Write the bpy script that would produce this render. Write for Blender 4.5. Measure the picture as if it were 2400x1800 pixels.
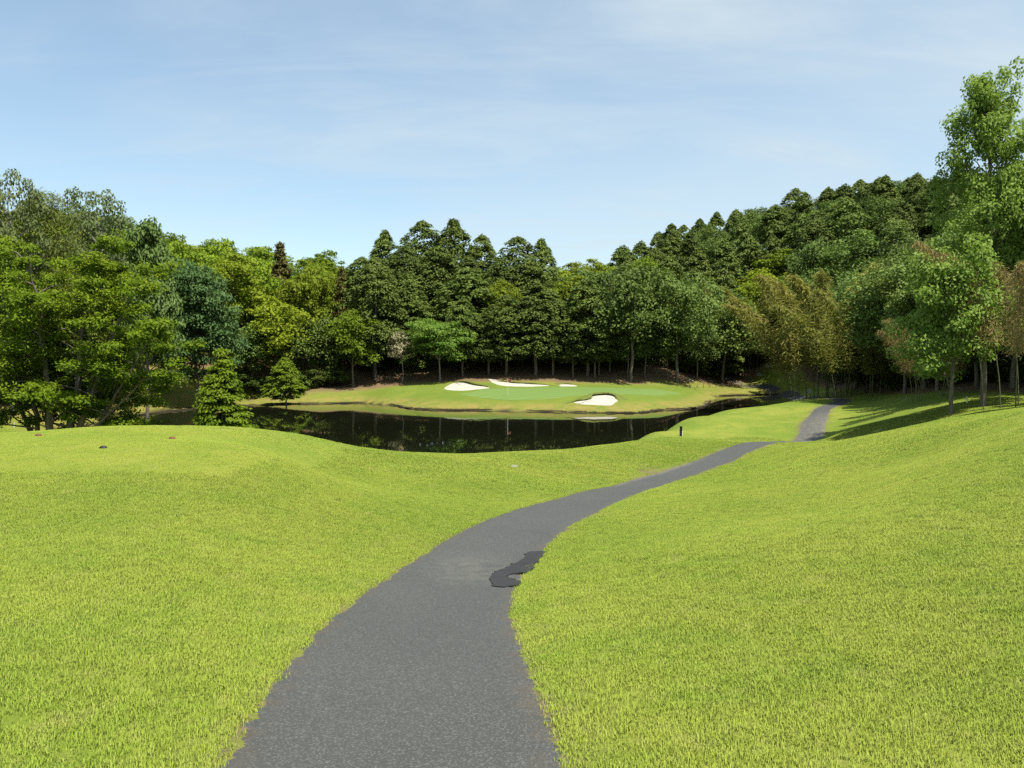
import bpy, math, random
import numpy as np
from mathutils import Vector

# ------------------------------------------------------------------ clean start, camera, sky, sun
for o in list(bpy.data.objects):
    bpy.data.objects.remove(o)
S = bpy.context.scene
C = S.collection
FPX, CU, CV, HORIZON = 1803.0, 1200.0, 900.0, 831.0       # the photo's focal length and horizon in its own pixels
CAMZ = 6.8                                                 # eye height over the pond's water (z = 0)
PITCH = math.atan((CV - HORIZON) / FPX)

cam_data = bpy.data.cameras.new('camera')
cam = bpy.data.objects.new('camera', cam_data)
C.objects.link(cam)
cam_data.sensor_width = 36.0
cam_data.lens = 36.0 * FPX / 2400.0
cam_data.clip_start = 0.05
cam_data.clip_end = 3000.0
cam.location = (0, 0, CAMZ)
cam.rotation_euler = (math.pi / 2 - PITCH, 0, 0)
S.camera = cam

TO_SUN = Vector((0.28, -0.25, 0.93)).normalized()
SUN_EL = math.asin(TO_SUN.z)
SUN_AZ = math.atan2(TO_SUN.x, TO_SUN.y)
sun_data = bpy.data.lights.new('sun', 'SUN')
sun_data.energy = 4.0
sun_data.angle = math.radians(0.53)
sun_data.color = (1.0, 0.955, 0.87)
sun = bpy.data.objects.new('sun', sun_data)
C.objects.link(sun)
sun.location = (0, 0, 80)
sun.rotation_euler = (-TO_SUN).to_track_quat('-Z', 'Y').to_euler()

world = bpy.data.worlds.new('World')
S.world = world
world.use_nodes = True
wt = world.node_tree
wt.nodes.clear()
def wn(t, **kw):
    n = wt.nodes.new(t)
    for k, v in kw.items():
        setattr(n, k, v)
    return n
def mth(nt, op, a, b=None, clamp=False):
    n = nt.nodes.new('ShaderNodeMath'); n.operation = op; n.use_clamp = clamp
    for i, v in ((0, a), (1, b)):
        if v is None: continue
        if isinstance(v, (int, float)): n.inputs[i].default_value = v
        else: nt.links.new(v, n.inputs[i])
    return n.outputs[0]
def ramp(nt, fac, stops, interp='LINEAR'):
    n = nt.nodes.new('ShaderNodeValToRGB'); cr = n.color_ramp; cr.interpolation = interp
    while len(cr.elements) < len(stops): cr.elements.new(0.5)
    for e, (p, c) in zip(cr.elements, stops):
        e.position = p
        e.color = (c, c, c, 1) if isinstance(c, (int, float)) else (*c, 1)
    nt.links.new(fac, n.inputs[0])
    return n.outputs[0]
sky = wn('ShaderNodeTexSky', sky_type='NISHITA')
sky.sun_disc = False
sky.sun_elevation = SUN_EL
sky.sun_rotation = SUN_AZ
sky.altitude = 100.0
sky.air_density = 1.0
sky.dust_density = 0.35
sky.ozone_density = 1.3
bg = wn('ShaderNodeBackground')
bg.inputs['Strength'].default_value = 0.098
skm = wn('ShaderNodeMix', data_type='RGBA', blend_type='MULTIPLY')
skm.inputs[0].default_value = 1.0
skm.inputs[7].default_value = (0.98, 1.03, 0.95, 1)
wt.links.new(sky.outputs[0], skm.inputs[6]); wt.links.new(skm.outputs[2], bg.inputs['Color'])
# thin cirrus: a noise laid on a flat layer high above (direction projected on z = 1)
geo = wn('ShaderNodeTexCoord')
sep = wn('ShaderNodeSeparateXYZ')
wt.links.new(geo.outputs['Generated'], sep.inputs[0])
zz = mth(wt, 'ADD', mth(wt, 'MAXIMUM', sep.outputs[2], 0.0), 0.16)
px = mth(wt, 'DIVIDE', sep.outputs[0], zz)
py = mth(wt, 'DIVIDE', sep.outputs[1], zz)
comb = wn('ShaderNodeCombineXYZ')
wt.links.new(px, comb.inputs[0]); wt.links.new(py, comb.inputs[1])
def wnoise(scale, detail, dist, rot, stretch, loc=(0, 0, 0), rough=0.55):
    mp = wn('ShaderNodeMapping')
    mp.inputs['Rotation'].default_value = (0, 0, rot)
    mp.inputs['Scale'].default_value = stretch
    mp.inputs['Location'].default_value = loc
    wt.links.new(comb.outputs[0], mp.inputs[0])
    n = wn('ShaderNodeTexNoise')
    n.inputs['Scale'].default_value = scale
    n.inputs['Detail'].default_value = detail
    n.inputs['Roughness'].default_value = rough
    n.inputs['Distortion'].default_value = dist
    wt.links.new(mp.outputs[0], n.inputs['Vector'])
    return n.outputs[0]
veil = ramp(wt, wnoise(0.75, 5, 0.6, 0.35, (1, 1.3, 1), (3.1, 0.4, 0)), [(0.38, 0.0), (0.64, 1.0)])
streak = ramp(wt, wnoise(1.25, 10, 1.3, -0.45, (0.7, 2.2, 1), (0.3, 1.7, 0), 0.62), [(0.44, 0.0), (0.74, 1.0)])
cl = mth(wt, 'ADD', mth(wt, 'MULTIPLY', veil, 0.34), mth(wt, 'MULTIPLY', mth(wt, 'MULTIPLY', streak, mth(wt, 'ADD', veil, 0.45)), 0.42))
# the veil thickens towards +x, where the photo's sky is whitest
cl = mth(wt, 'ADD', cl, ramp(wt, mth(wt, 'ADD', mth(wt, 'MULTIPLY', sep.outputs[0], 0.5), 0.5), [(0.44, 0.0), (0.80, 0.48)]), clamp=True)
cl = mth(wt, 'ADD', mth(wt, 'MULTIPLY', cl, 0.68), 0.20)
bgc = wn('ShaderNodeBackground')
bgc.inputs['Color'].default_value = (0.80, 0.93, 1.0, 1)
bgc.inputs['Strength'].default_value = 0.43
mixw = wn('ShaderNodeMixShader')
wt.links.new(cl, mixw.inputs[0]); wt.links.new(bg.outputs[0], mixw.inputs[1]); wt.links.new(bgc.outputs[0], mixw.inputs[2])
wo = wn('ShaderNodeOutputWorld')
wt.links.new(mixw.outputs[0], wo.inputs[0])

S.view_settings.view_transform = 'Standard'
S.view_settings.look = 'None'
S.view_settings.gamma = 1.0
S.view_settings.use_curve_mapping = False
S.view_settings.exposure = 1.0
S.render.engine = 'CYCLES'
cy = S.cycles
cy.max_bounces = 7; cy.diffuse_bounces = 5; cy.glossy_bounces = 3; cy.transmission_bounces = 4
cy.caustics_reflective = False; cy.caustics_refractive = False
cy.use_denoising = False
S.render.filter_size = 1.15
try: cy.denoising_prefilter = 'ACCURATE'
except Exception: pass

random.seed(4)

# ------------------------------------------------------------------ helpers
def ray(u, v):
    a, b = (u - CU) / FPX, (CV - v) / FPX
    y = math.cos(PITCH) + b * math.sin(PITCH)
    z = -math.sin(PITCH) + b * math.cos(PITCH)
    return a / y, z / y                                   # x and z per metre of forward distance
def at(u, v, D):
    a, c = ray(u, v)
    return (a * D, D, CAMZ + c * D)
def water_at(u, v):
    a, c = ray(u, v)
    D = -CAMZ / c
    return (a * D, D)
def sstep(a, b, x):
    t = np.clip((x - a) / (b - a), 0, 1)
    return t * t * (3 - 2 * t)

def tag(o, label=None, cat=None, group=None, kind=None):
    if label: o['label'] = label
    if cat: o['category'] = cat
    if group: o['group'] = group
    if kind: o['kind'] = kind
    return o
def empty(name, loc, rz=0.0, scale=(1, 1, 1)):
    o = bpy.data.objects.new(name, None)
    o.empty_display_size = 0.3
    C.objects.link(o); o.location = loc; o.rotation_euler = (0, 0, rz); o.scale = scale
    return o
def mesh(name, V, F, smooth=False):
    me = bpy.data.meshes.new(name)
    V = np.asarray(V, float).tolist() if isinstance(V, np.ndarray) else V
    F = F.tolist() if isinstance(F, np.ndarray) else F
    me.from_pydata(V, [], F)
    if smooth: me.shade_smooth()
    me.update()
    return me
def obj(name, me, mat=None, parent=None, loc=None, rot=None, scale=None):
    if mat is not None and not me.materials: me.materials.append(mat)
    o = bpy.data.objects.new(name, me)
    C.objects.link(o)
    if parent: o.parent = parent
    if loc is not None: o.location = loc
    if rot is not None: o.rotation_euler = rot
    if scale is not None: o.scale = scale
    return o
def fattr(me, name, vals):
    a = me.attributes.new(name, 'FLOAT', 'POINT')
    a.data.foreach_set('value', np.asarray(vals, np.float32))

# ------------------------------------------------------------------ materials
def new_mat(name):
    m = bpy.data.materials.new(name); m.use_nodes = True
    m.node_tree.nodes.clear()
    return m, m.node_tree
def out(nt, sh):
    o = nt.nodes.new('ShaderNodeOutputMaterial'); nt.links.new(sh, o.inputs[0])
def noise(nt, vec, scale, detail=3, rough=0.55, dist=0.0, which=0):
    n = nt.nodes.new('ShaderNodeTexNoise')
    n.inputs['Scale'].default_value = scale; n.inputs['Detail'].default_value = detail
    n.inputs['Roughness'].default_value = rough; n.inputs['Distortion'].default_value = dist
    if vec is not None: nt.links.new(vec, n.inputs['Vector'])
    return n.outputs[which]
def mixc(nt, fac, a, b, mode='MIX'):
    n = nt.nodes.new('ShaderNodeMix'); n.data_type = 'RGBA'; n.blend_type = mode; n.clamp_factor = True
    for i, v in ((0, fac), (6, a), (7, b)):
        if isinstance(v, (int, float)): n.inputs[i].default_value = v
        elif isinstance(v, tuple): n.inputs[i].default_value = (*v, 1)
        else: nt.links.new(v, n.inputs[i])
    return n.outputs[2]
def attr(nt, name):
    n = nt.nodes.new('ShaderNodeAttribute'); n.attribute_name = name
    return n.outputs['Fac']
def principled(nt, col, rough=0.8, spec=0.3, normal=None):
    p = nt.nodes.new('ShaderNodeBsdfPrincipled')
    if isinstance(col, tuple): p.inputs['Base Color'].default_value = (*col, 1)
    else: nt.links.new(col, p.inputs['Base Color'])
    if isinstance(rough, (int, float)): p.inputs['Roughness'].default_value = rough
    else: nt.links.new(rough, p.inputs['Roughness'])
    p.inputs['Specular IOR Level'].default_value = spec
    if normal is not None: nt.links.new(normal, p.inputs['Normal'])
    return p.outputs[0]
def bump(nt, h, strength=0.5, dist=0.02):
    b = nt.nodes.new('ShaderNodeBump')
    b.inputs['Strength'].default_value = strength; b.inputs['Distance'].default_value = dist
    nt.links.new(h, b.inputs['Height'])
    return b.outputs[0]
def soft_normal(nt, k):
    """normal of a leaf bent towards the sky: many small leaves lit together, not one flat card"""
    g = nt.nodes.new('ShaderNodeNewGeometry').outputs['Normal']
    v = nt.nodes.new('ShaderNodeVectorMath'); v.operation = 'SCALE'; v.inputs['Scale'].default_value = 1 - k
    nt.links.new(g, v.inputs[0])
    a = nt.nodes.new('ShaderNodeVectorMath'); a.operation = 'ADD'; a.inputs[1].default_value = (0, 0, k)
    nt.links.new(v.outputs[0], a.inputs[0])
    n = nt.nodes.new('ShaderNodeVectorMath'); n.operation = 'NORMALIZE'; nt.links.new(a.outputs[0], n.inputs[0])
    return n.outputs[0]
def position(nt):
    return nt.nodes.new('ShaderNodeNewGeometry').outputs['Position']

def turf_colour(nt, P):
    """Mown lawn: fresh green and straw-yellow patches, the same pattern for the sheet and for the blades."""
    big = noise(nt, P, 0.16, 5, 0.6)
    mid = noise(nt, P, 0.75, 4, 0.6, 0.5)
    fine = noise(nt, P, 6.5, 3, 0.65)
    c = mixc(nt, ramp(nt, big, [(0.41, 0.0), (0.57, 1.0)]), (0.138, 0.200, 0.018), (0.232, 0.258, 0.034))
    c = mixc(nt, mth(nt, 'MULTIPLY', ramp(nt, mid, [(0.44, 0.0), (0.66, 1.0)]), 0.75), c, (0.110, 0.190, 0.012))
    c = mixc(nt, mth(nt, 'MULTIPLY', ramp(nt, fine, [(0.50, 0.0), (0.72, 1.0)]), 0.65), c, (0.280, 0.265, 0.075))
    c = mixc(nt, mth(nt, 'MULTIPLY', ramp(nt, noise(nt, P, 1.9, 4, 0.65), [(0.60, 0.0), (0.74, 1.0)]), 0.55), c, (0.300, 0.265, 0.110))
    return c

def make_ground_mat():
    m, nt = new_mat('turf_and_forest_floor')
    P = position(nt)
    c = turf_colour(nt, P)
    n1 = noise(nt, P, 0.9, 5, 0.65)
    n2 = noise(nt, P, 7.0, 4, 0.7)
    n3 = noise(nt, P, 0.25, 4, 0.6)
    # fine mottling of the sward where blades are too far to stand alone
    sward = noise(nt, P, 28.0, 3, 0.75)
    c = mixc(nt, mth(nt, 'MULTIPLY', ramp(nt, sward, [(0.35, 1.0), (0.62, 0.0)]), 0.55), c, (0.075, 0.110, 0.010))
    c = mixc(nt, mth(nt, 'MULTIPLY', attr(nt, 'thatch'), 0.35), c, (0.120, 0.145, 0.020))
    # teeing ground: close-mown, paler
    tee = attr(nt, 'tee')
    c = mixc(nt, mth(nt, 'MULTIPLY', tee, 0.5), c, (0.205, 0.225, 0.040))
    # far rough: greener
    far = attr(nt, 'far')
    c = mixc(nt, mth(nt, 'MULTIPLY', far, mth(nt, 'ADD', mth(nt, 'MULTIPLY', n3, 0.7), 0.25)), c, (0.105, 0.150, 0.020))
    # dry grass on the banks
    dry = mth(nt, 'MULTIPLY', attr(nt, 'dry'), ramp(nt, n1, [(0.35, 0.0), (0.6, 1.0)]))
    c = mixc(nt, dry, c, (0.235, 0.185, 0.050))
    # bare soil along the path's edge
    soil = mth(nt, 'MULTIPLY', attr(nt, 'soil'), ramp(nt, mth(nt, 'ADD', mth(nt, 'MULTIPLY', n1, 0.5), mth(nt, 'MULTIPLY', n2, 0.5)), [(0.40, 0.0), (0.58, 1.0)]))
    c = mixc(nt, soil, c, mixc(nt, n2, (0.075, 0.052, 0.033), (0.19, 0.145, 0.095)))
    # leaf litter under the trees, with an uneven edge
    lit = mth(nt, 'ADD', attr(nt, 'litter'), mth(nt, 'MULTIPLY', mth(nt, 'SUBTRACT', n3, 0.5), 7.0))
    lit = ramp(nt, mth(nt, 'ADD', mth(nt, 'MULTIPLY', lit, 0.22), mth(nt, 'MULTIPLY', n2, 0.5)), [(0.05, 0.0), (0.6, 1.0)])
    lc = mixc(nt, n2, (0.080, 0.048, 0.026), (0.245, 0.165, 0.090))
    lc = mixc(nt, ramp(nt, n1, [(0.5, 0.0), (0.72, 0.8)]), lc, (0.10, 0.10, 0.03))
    c = mixc(nt, lit, c, lc)
    # wet mud at the waterline and under the water
    c = mixc(nt, attr(nt, 'mud'), c, (0.035, 0.028, 0.016))
    h = mth(nt, 'ADD', mth(nt, 'MULTIPLY', sward, 1.0), mth(nt, 'MULTIPLY', n2, 0.7))
    out(nt, principled(nt, c, 0.85, 0.15, bump(nt, h, 0.6, 0.05)))
    return m

def make_blade_mat():
    m, nt = new_mat('grass_blades')
    P = position(nt)
    c = turf_colour(nt, P)
    t = attr(nt, 'tint')
    c = mixc(nt, ramp(nt, t, [(0.0, 0.0), (1.0, 0.75)]), mixc(nt, 0.22, mixc(nt, 1.0, c, (1.32, 1.41, 1.3), 'MULTIPLY'), (0.10, 0.17, 0.010)), (0.40, 0.46, 0.085))
    d = nt.nodes.new('ShaderNodeBsdfTranslucent'); nt.links.new(c, d.inputs[0])
    p = principled(nt, c, 0.6, 0.12, soft_normal(nt, 0.70))
    mx = nt.nodes.new('ShaderNodeMixShader'); mx.inputs[0].default_value = 0.25
    nt.links.new(p, mx.inputs[1]); nt.links.new(d.outputs[0], mx.inputs[2])
    out(nt, mx.outputs[0])
    return m

def leaf_mat(name, a, b, transl=0.3, var=0.5, warm=(0.16, 0.14, 0.03), warm_f=0.25, rough=0.6):
    """a..b: leaf colours inside one tree (by leaf), var: how far whole trees differ in value, warm: tint some trees take."""
    m, nt = new_mat(name)
    oi = nt.nodes.new('ShaderNodeObjectInfo')
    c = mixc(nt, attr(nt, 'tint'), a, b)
    r = oi.outputs['Random']
    c = mixc(nt, mth(nt, 'MULTIPLY', ramp(nt, mth(nt, 'FRACT', mth(nt, 'MULTIPLY', r, 7.13)), [(0.4, 0.0), (1.0, 1.0)]), warm_f), c, warm)
    k = mth(nt, 'ADD', mth(nt, 'MULTIPLY', r, var), 1.0 - var * 0.5)
    hsv = nt.nodes.new('ShaderNodeHueSaturation')
    nt.links.new(c, hsv.inputs['Color']); nt.links.new(k, hsv.inputs['Value'])
    c = hsv.outputs[0]
    d = nt.nodes.new('ShaderNodeBsdfTranslucent')
    tc = mixc(nt, 1.0, c, (1.0, 1.12, 0.6), 'MULTIPLY'); nt.links.new(tc, d.inputs[0])
    p = principled(nt, c, rough, 0.10, soft_normal(nt, 0.38))
    mx = nt.nodes.new('ShaderNodeMixShader'); mx.inputs[0].default_value = transl
    nt.links.new(p, mx.inputs[1]); nt.links.new(d.outputs[0], mx.inputs[2])
    out(nt, mx.outputs[0])
    return m

def bark_mat(name, a, b):
    m, nt = new_mat(name)
    tc = nt.nodes.new('ShaderNodeTexCoord').outputs['Object']
    mp = nt.nodes.new('ShaderNodeMapping'); mp.inputs['Scale'].default_value = (9, 9, 1.6)
    nt.links.new(tc, mp.inputs[0])
    n = noise(nt, mp.outputs[0], 1.4, 5, 0.65, 0.4)
    c = mixc(nt, ramp(nt, n, [(0.3, 0.0), (0.7, 1.0)]), a, b)
    out(nt, principled(nt, c, 0.85, 0.15, bump(nt, n, 0.7, 0.04)))
    return m

def plain_mat(name, col, rough=0.6, spec=0.3, vary=0.25, scale=6.0):
    m, nt = new_mat(name)
    tc = nt.nodes.new('ShaderNodeTexCoord').outputs['Object']
    n = noise(nt, tc, scale, 4, 0.6)
    c = mixc(nt, n, tuple(x * (1 - vary) for x in col), tuple(min(1, x * (1 + vary)) for x in col))
    out(nt, principled(nt, c, rough, spec))
    return m

M = {}
M['ground'] = make_ground_mat()
M['blades'] = make_blade_mat()
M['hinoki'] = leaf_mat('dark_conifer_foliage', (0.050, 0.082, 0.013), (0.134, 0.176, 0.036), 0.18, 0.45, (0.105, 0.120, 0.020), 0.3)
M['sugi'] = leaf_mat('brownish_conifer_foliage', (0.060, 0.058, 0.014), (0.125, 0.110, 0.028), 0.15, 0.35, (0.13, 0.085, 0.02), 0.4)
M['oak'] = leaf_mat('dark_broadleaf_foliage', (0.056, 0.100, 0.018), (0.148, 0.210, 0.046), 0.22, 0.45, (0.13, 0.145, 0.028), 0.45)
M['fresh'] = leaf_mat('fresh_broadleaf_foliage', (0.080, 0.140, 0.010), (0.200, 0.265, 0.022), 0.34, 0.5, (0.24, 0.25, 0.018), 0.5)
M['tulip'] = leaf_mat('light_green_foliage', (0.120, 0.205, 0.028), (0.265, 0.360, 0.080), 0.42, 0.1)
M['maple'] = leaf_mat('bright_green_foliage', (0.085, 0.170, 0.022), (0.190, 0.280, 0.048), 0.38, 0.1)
M['zelkova'] = leaf_mat('yellow_green_foliage', (0.070, 0.130, 0.008), (0.215, 0.285, 0.018), 0.38, 0.15)
M['cool'] = leaf_mat('cool_green_foliage', (0.052, 0.115, 0.026), (0.145, 0.225, 0.066), 0.28, 0.1)
M['grey'] = leaf_mat('grey_green_foliage', (0.070, 0.105, 0.032), (0.160, 0.195, 0.075), 0.28, 0.2)
M['olive'] = leaf_mat('olive_pine_needles', (0.075, 0.100, 0.016), (0.165, 0.185, 0.036), 0.22, 0.2)
M['bamboo'] = leaf_mat('yellowing_bamboo_leaves', (0.155, 0.160, 0.030), (0.350, 0.310, 0.080), 0.34, 0.3, (0.17, 0.20, 0.04), 0.5)
M['brown_bamboo'] = leaf_mat('brown_bamboo_leaves', (0.150, 0.118, 0.042), (0.340, 0.268, 0.112), 0.3, 0.2, (0.25, 0.19, 0.08), 0.3)
M['white_flower'] = leaf_mat('white_blossom_and_leaves', (0.11, 0.13, 0.035), (0.46, 0.41, 0.26), 0.25, 0.1, (0.3, 0.25, 0.15), 0.1)
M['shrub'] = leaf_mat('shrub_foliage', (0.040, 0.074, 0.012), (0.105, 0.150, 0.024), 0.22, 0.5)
M['bark'] = bark_mat('grey_brown_bark', (0.085, 0.068, 0.050), (0.215, 0.185, 0.145))
M['pale_bark'] = bark_mat('pale_grey_bark', (0.16, 0.145, 0.115), (0.34, 0.31, 0.26))
M['culm'] = bark_mat('bamboo_culm_skin', (0.075, 0.080, 0.040), (0.150, 0.150, 0.085))  # culm colour darkened to stand in for the shade inside the wood

# ------------------------------------------------------------------ terrain: heights fitted through surveyed points
pts = []
def cp(u, v, D): pts.append(at(u, v, D))
def cz(u, D, zrel): pts.append(((u - CU) / FPX * D, D, CAMZ + zrel))
def xyz(x, y, zrel): pts.append((x, y, CAMZ + zrel))

PATH = [  # v, left u, right u, distance: both edges of the cart path
    (1800, 505, 1332, 4.35), (1671, 588, 1291, 5.2), (1524, 694, 1232, 6.75), (1430, 797, 1207, 8.7), (1356, 900, 1224, 10.9),
    (1300, 988, 1268, 13.0), (1242, 1085, 1328, 15.5), (1199, 1193, 1408, 18.4), (1170, 1302, 1470, 22.6), (1139, 1432, 1557, 29.0),
    (1109, 1541, 1643, 35.5), (1080, 1627, 1722, 40.0), (1052, 1697, 1778, 44.6), (1038, 1742, 1823, 47.5), (1036, 1796, 1856, 49.4)]
PATH_FAR = [(1034, 1855, 1922, 52.0), (990, 1880, 1937, 58.5), (960, 1908, 1948, 66.0), (948, 1936, 1978, 73.0), (938, 1955, 1992, 80.0)]
for v, l, r, D in PATH + PATH_FAR:
    cp(l, v, D); cp(r, v, D)
xyz(0, 0, -1.66); xyz(-3, 0, -1.7); xyz(3.5, 0, -1.6); xyz(0, -4, -1.2); xyz(-12, -3, -1.6); xyz(12, -3, -0.6); xyz(-12, 3, -2.0)
xyz(-30, 5, -2.0); xyz(-60, 20, -1.0); xyz(40, 5, 2.5); xyz(38, 30, 0.8); xyz(60, 20, 4.0)
# left lawn and tee
for p in [(0, 1800, 4.3), (250, 1500, 6.4), (0, 1400, 7.8), (400, 1300, 9.6), (0, 1250, 11), (300, 1180, 12.8), (650, 1220, 13.2), (900, 1180, 17),
          (0, 1105, 15.3), (300, 1104, 15.4), (520, 1096, 16), (0, 1050, 18.2), (240, 1050, 18.2), (600, 1050, 19.5), (403, 1028, 20.5), (90, 1022, 21.5),
          (0, 1015, 23), (200, 1004, 25), (400, 1000, 26), (550, 1002, 27), (700, 1018, 28), (800, 1040, 29), (900, 1057, 30.5), (980, 1064, 33), (1130, 1064, 37),
          (1250, 1058, 40), (1400, 1045, 44), (1500, 1032, 48), (750, 1110, 21), (950, 1110, 25), (1100, 1120, 24.5), (1250, 1110, 30), (1400, 1090, 35)]:
    cp(*p)
for u, D, z in [(0, 31, -4.6), (200, 33, -5.0), (400, 34, -5.4), (550, 36, -6.0), (700, 37, -6.5), (800, 38, -6.9), (900, 41, -7.2), (1000, 44, -7.4), (1130, 47, -7.5),
                (1250, 50, -7.5), (1400, 53, -7.4), (1480, 57, -7.2)]:
    cz(u, D, z)
# pond bed
for u, D in [(300, 60), (500, 50), (500, 75), (700, 55), (700, 85), (900, 60), (900, 90), (1100, 65), (1250, 75), (1400, 68), (1400, 82), (1530, 66), (1560, 80), (1620, 85), (1700, 95), (1760, 108)]:
    cz(u, D, -8.3)
# left bank
for p in [(0, 1000, 45), (0, 968, 68), (60, 985, 58), (-200, 980, 45), (400, 936, 100), (300, 941, 95), (200, 950, 86), (100, 950, 80)]:
    cp(*p)
for u, D, z in [(300, 115, -2.5), (0, 95, -1.5), (-300, 80, 0.5), (-700, 60, 2), (-400, 40, -1.5), (160, 70, -6.9), (120, 50, -6.2)]:
    cz(u, D, z)
# far shoreline (on the water plane)
SHORE_FAR = [(200, 1001), (279, 981), (380, 967), (447, 960), (576, 951), (700, 947), (780, 946), (852, 945), (920, 950), (961, 958), (1050, 962), (1135, 962), (1271, 965), (1407, 968),
             (1500, 968), (1559, 961), (1622, 959), (1652, 952), (1665, 941), (1664, 931), (1690, 928), (1771, 926), (1830, 924)]
for u, v in SHORE_FAR:
    x, y = water_at(u, v)
    pts.append((x, y, 0.05))
# green and surrounds
for p in [(1190, 928, 100), (1100, 924, 101), (1400, 916, 106), (1300, 908, 111), (1560, 922, 104), (1190, 938, 96), (1320, 941, 94.5), (1400, 952, 92), (1400, 932, 97.5), (1610, 941, 101),
          (1650, 921, 118), (1600, 908, 120), (1750, 911, 134), (1700, 921, 130), (1700, 907, 136), (1650, 905, 128), (1500, 892, 121), (1250, 881, 121), (1400, 886, 121), (1000, 886, 121), (800, 908, 117), (700, 922, 111),
          (760, 908, 115), (600, 940, 106), (560, 934, 111), (700, 906, 119), (1090, 907, 108.5), (1210, 899, 114), (900, 925, 108), (1000, 935, 101), (1845, 914, 131), (1800, 903, 138), (1771, 896, 144)]:
    cp(*p)
for u in (450, 600, 750, 900, 1050, 1200, 1350, 1500):
    cz(u, 131, -0.9)
for u, D, z in [(1650, 148, -1.2), (1800, 160, -0.5), (1950, 112, -4.6), (1900, 120, -5.4), (2050, 100, -3.8), (2100, 86, -3.7), (2200, 75, -2.6), (2350, 70, -1.5), (2600, 60, -1.0)]:
    cz(u, D, z)
# tongue of lawn by the far path
for p in [(1530, 1012, 55), (1600, 985, 62), (1700, 962, 70), (1800, 950, 78), (1870, 937, 86), (1930, 936, 88), (1650, 1000, 57), (1750, 1000, 57.5), (1800, 980, 64), (1700, 1030, 51.5), (1600, 1022, 54), (1780, 1020, 53)]:
    cp(*p)
for u, D, z in [(1500, 60, -7.4), (1560, 68, -7.3), (1650, 78, -7.3), (1740, 88, -7.2), (1810, 97, -7.1), (1860, 104, -6.9), (1900, 100, -5.5)]:
    cz(u, D, z)
# right lawn and mounds
for p in [(2400, 1800, 4.3), (2400, 1400, 7), (1800, 1800, 4.3), (1800, 1400, 7.9), (1500, 1560, 6.2), (1500, 1300, 11.2), (1900, 1200, 15), (2400, 1200, 10.5), (2400, 1100, 13.5), (2400, 1000, 19.5),
          (2400, 965, 25), (2300, 977, 30), (2200, 986, 36), (1900, 1100, 24), (1650, 1160, 21), (1900, 1046, 36), (1890, 1037.5, 43), (1950, 1036, 41), (2050, 1028, 39), (2150, 1080, 22),
          (2000, 1003, 50), (2100, 985, 50), (2000, 975, 60), (2150, 962, 54), (2050, 947, 68), (2111, 940, 62), (2200, 932, 57), (2262, 930, 54), (2350, 931, 51), (2500, 930, 48),
          (2700, 1200, 10.5), (2700, 950, 30)]:
    cp(*p)
for u, D, z in [(1900, 47, -5.7), (2050, 46, -4.9), (2250, 44, -3.4), (2380, 36, -2.6)]:
    cz(u, D, z)
# hills
RIDGE = [(-900, 90, 14), (-300, 125, 14), (0, 140, 13.5), (300, 150, 12.5), (500, 160, 9.5), (800, 165, 7), (1000, 170, 6), (1350, 180, 6.5), (1500, 190, 13), (1700, 200, 22.5), (1900, 200, 28.5), (2100, 190, 31),
         (2400, 180, 31), (2900, 140, 28)]
for u, D, z in RIDGE:
    cz(u, D, z); cz(u, D * 1.9, z * 0.4 - 4); cz(u, D * 3.4, -2)
    cz(u, D * 0.5 + 65 if 500 < u < 1900 else D * 0.75, z * 0.45 - 0.6)
pts = np.array(pts)

YO = 9.0
def warp(x, y):
    y = np.maximum(np.asarray(y, float), -5.0)
    return np.asarray(x, float) / (y + YO) * 1.15, np.log(y + YO)
def tps_k(r2): return 0.5 * r2 * np.log(r2 + 1e-12)
A, B = warp(pts[:, 0], pts[:, 1])
n = len(A)
K = tps_k((A[:, None] - A[None]) ** 2 + (B[:, None] - B[None]) ** 2) + np.eye(n) * 1.2e-4
Q = np.c_[np.ones(n), A, B]
L = np.block([[K, Q], [Q.T, np.zeros((3, 3))]])
dens = pts[:, 1] + YO                                     # heights as slopes seen from the tee: smooth near and far alike
sol = np.linalg.solve(L, np.r_[(pts[:, 2] - CAMZ) / dens, 0, 0, 0])
def height(x, y):
    x = np.asarray(x, float); y = np.asarray(y, float)
    sh = np.broadcast(x, y).shape
    a, b = warp(np.broadcast_to(x, sh).ravel(), np.broadcast_to(y, sh).ravel())
    r = np.empty(a.shape)
    for i in range(0, len(a), 20000):
        aa, bb = a[i:i + 20000], b[i:i + 20000]
        k = tps_k((aa[:, None] - A[None]) ** 2 + (bb[:, None] - B[None]) ** 2)
        r[i:i + 20000] = k @ sol[:n] + sol[n] + sol[n + 1] * aa + sol[n + 2] * bb
    yy = np.maximum(np.broadcast_to(y, sh).ravel(), -5.0) + YO
    z = CAMZ + r * yy
    return z.reshape(sh)
def gz(x, y): return float(height(np.array([x]), np.array([y]))[0])

# path edges as smooth curves (plan view)
def catmull(P, per):
    P = np.asarray(P, float); Pp = np.vstack([2 * P[0] - P[1], P, 2 * P[-1] - P[-2]])
    res = []
    for i in range(1, len(Pp) - 2):
        p0, p1, p2, p3 = Pp[i - 1:i + 3]
        for t in np.linspace(0, 1, per, endpoint=False):
            res.append(0.5 * ((2 * p1) + (-p0 + p2) * t + (2 * p0 - 5 * p1 + 4 * p2 - p3) * t * t + (-p0 + 3 * p1 - 3 * p2 + p3) * t ** 3))
    res.append(Pp[-2])
    return np.array(res)
def xy(u, v, D):
    p = at(u, v, D); return p[0], p[1]
pl = [(-1.05, -6.0), (-1.25, -2.0), (-1.55, 1.5)] + [xy(l, v, D) for v, l, r, D in PATH + PATH_FAR]
pr = [(1.15, -6.0), (0.95, -2.0), (0.52, 1.5)] + [xy(r, v, D) for v, l, r, D in PATH + PATH_FAR]
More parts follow.
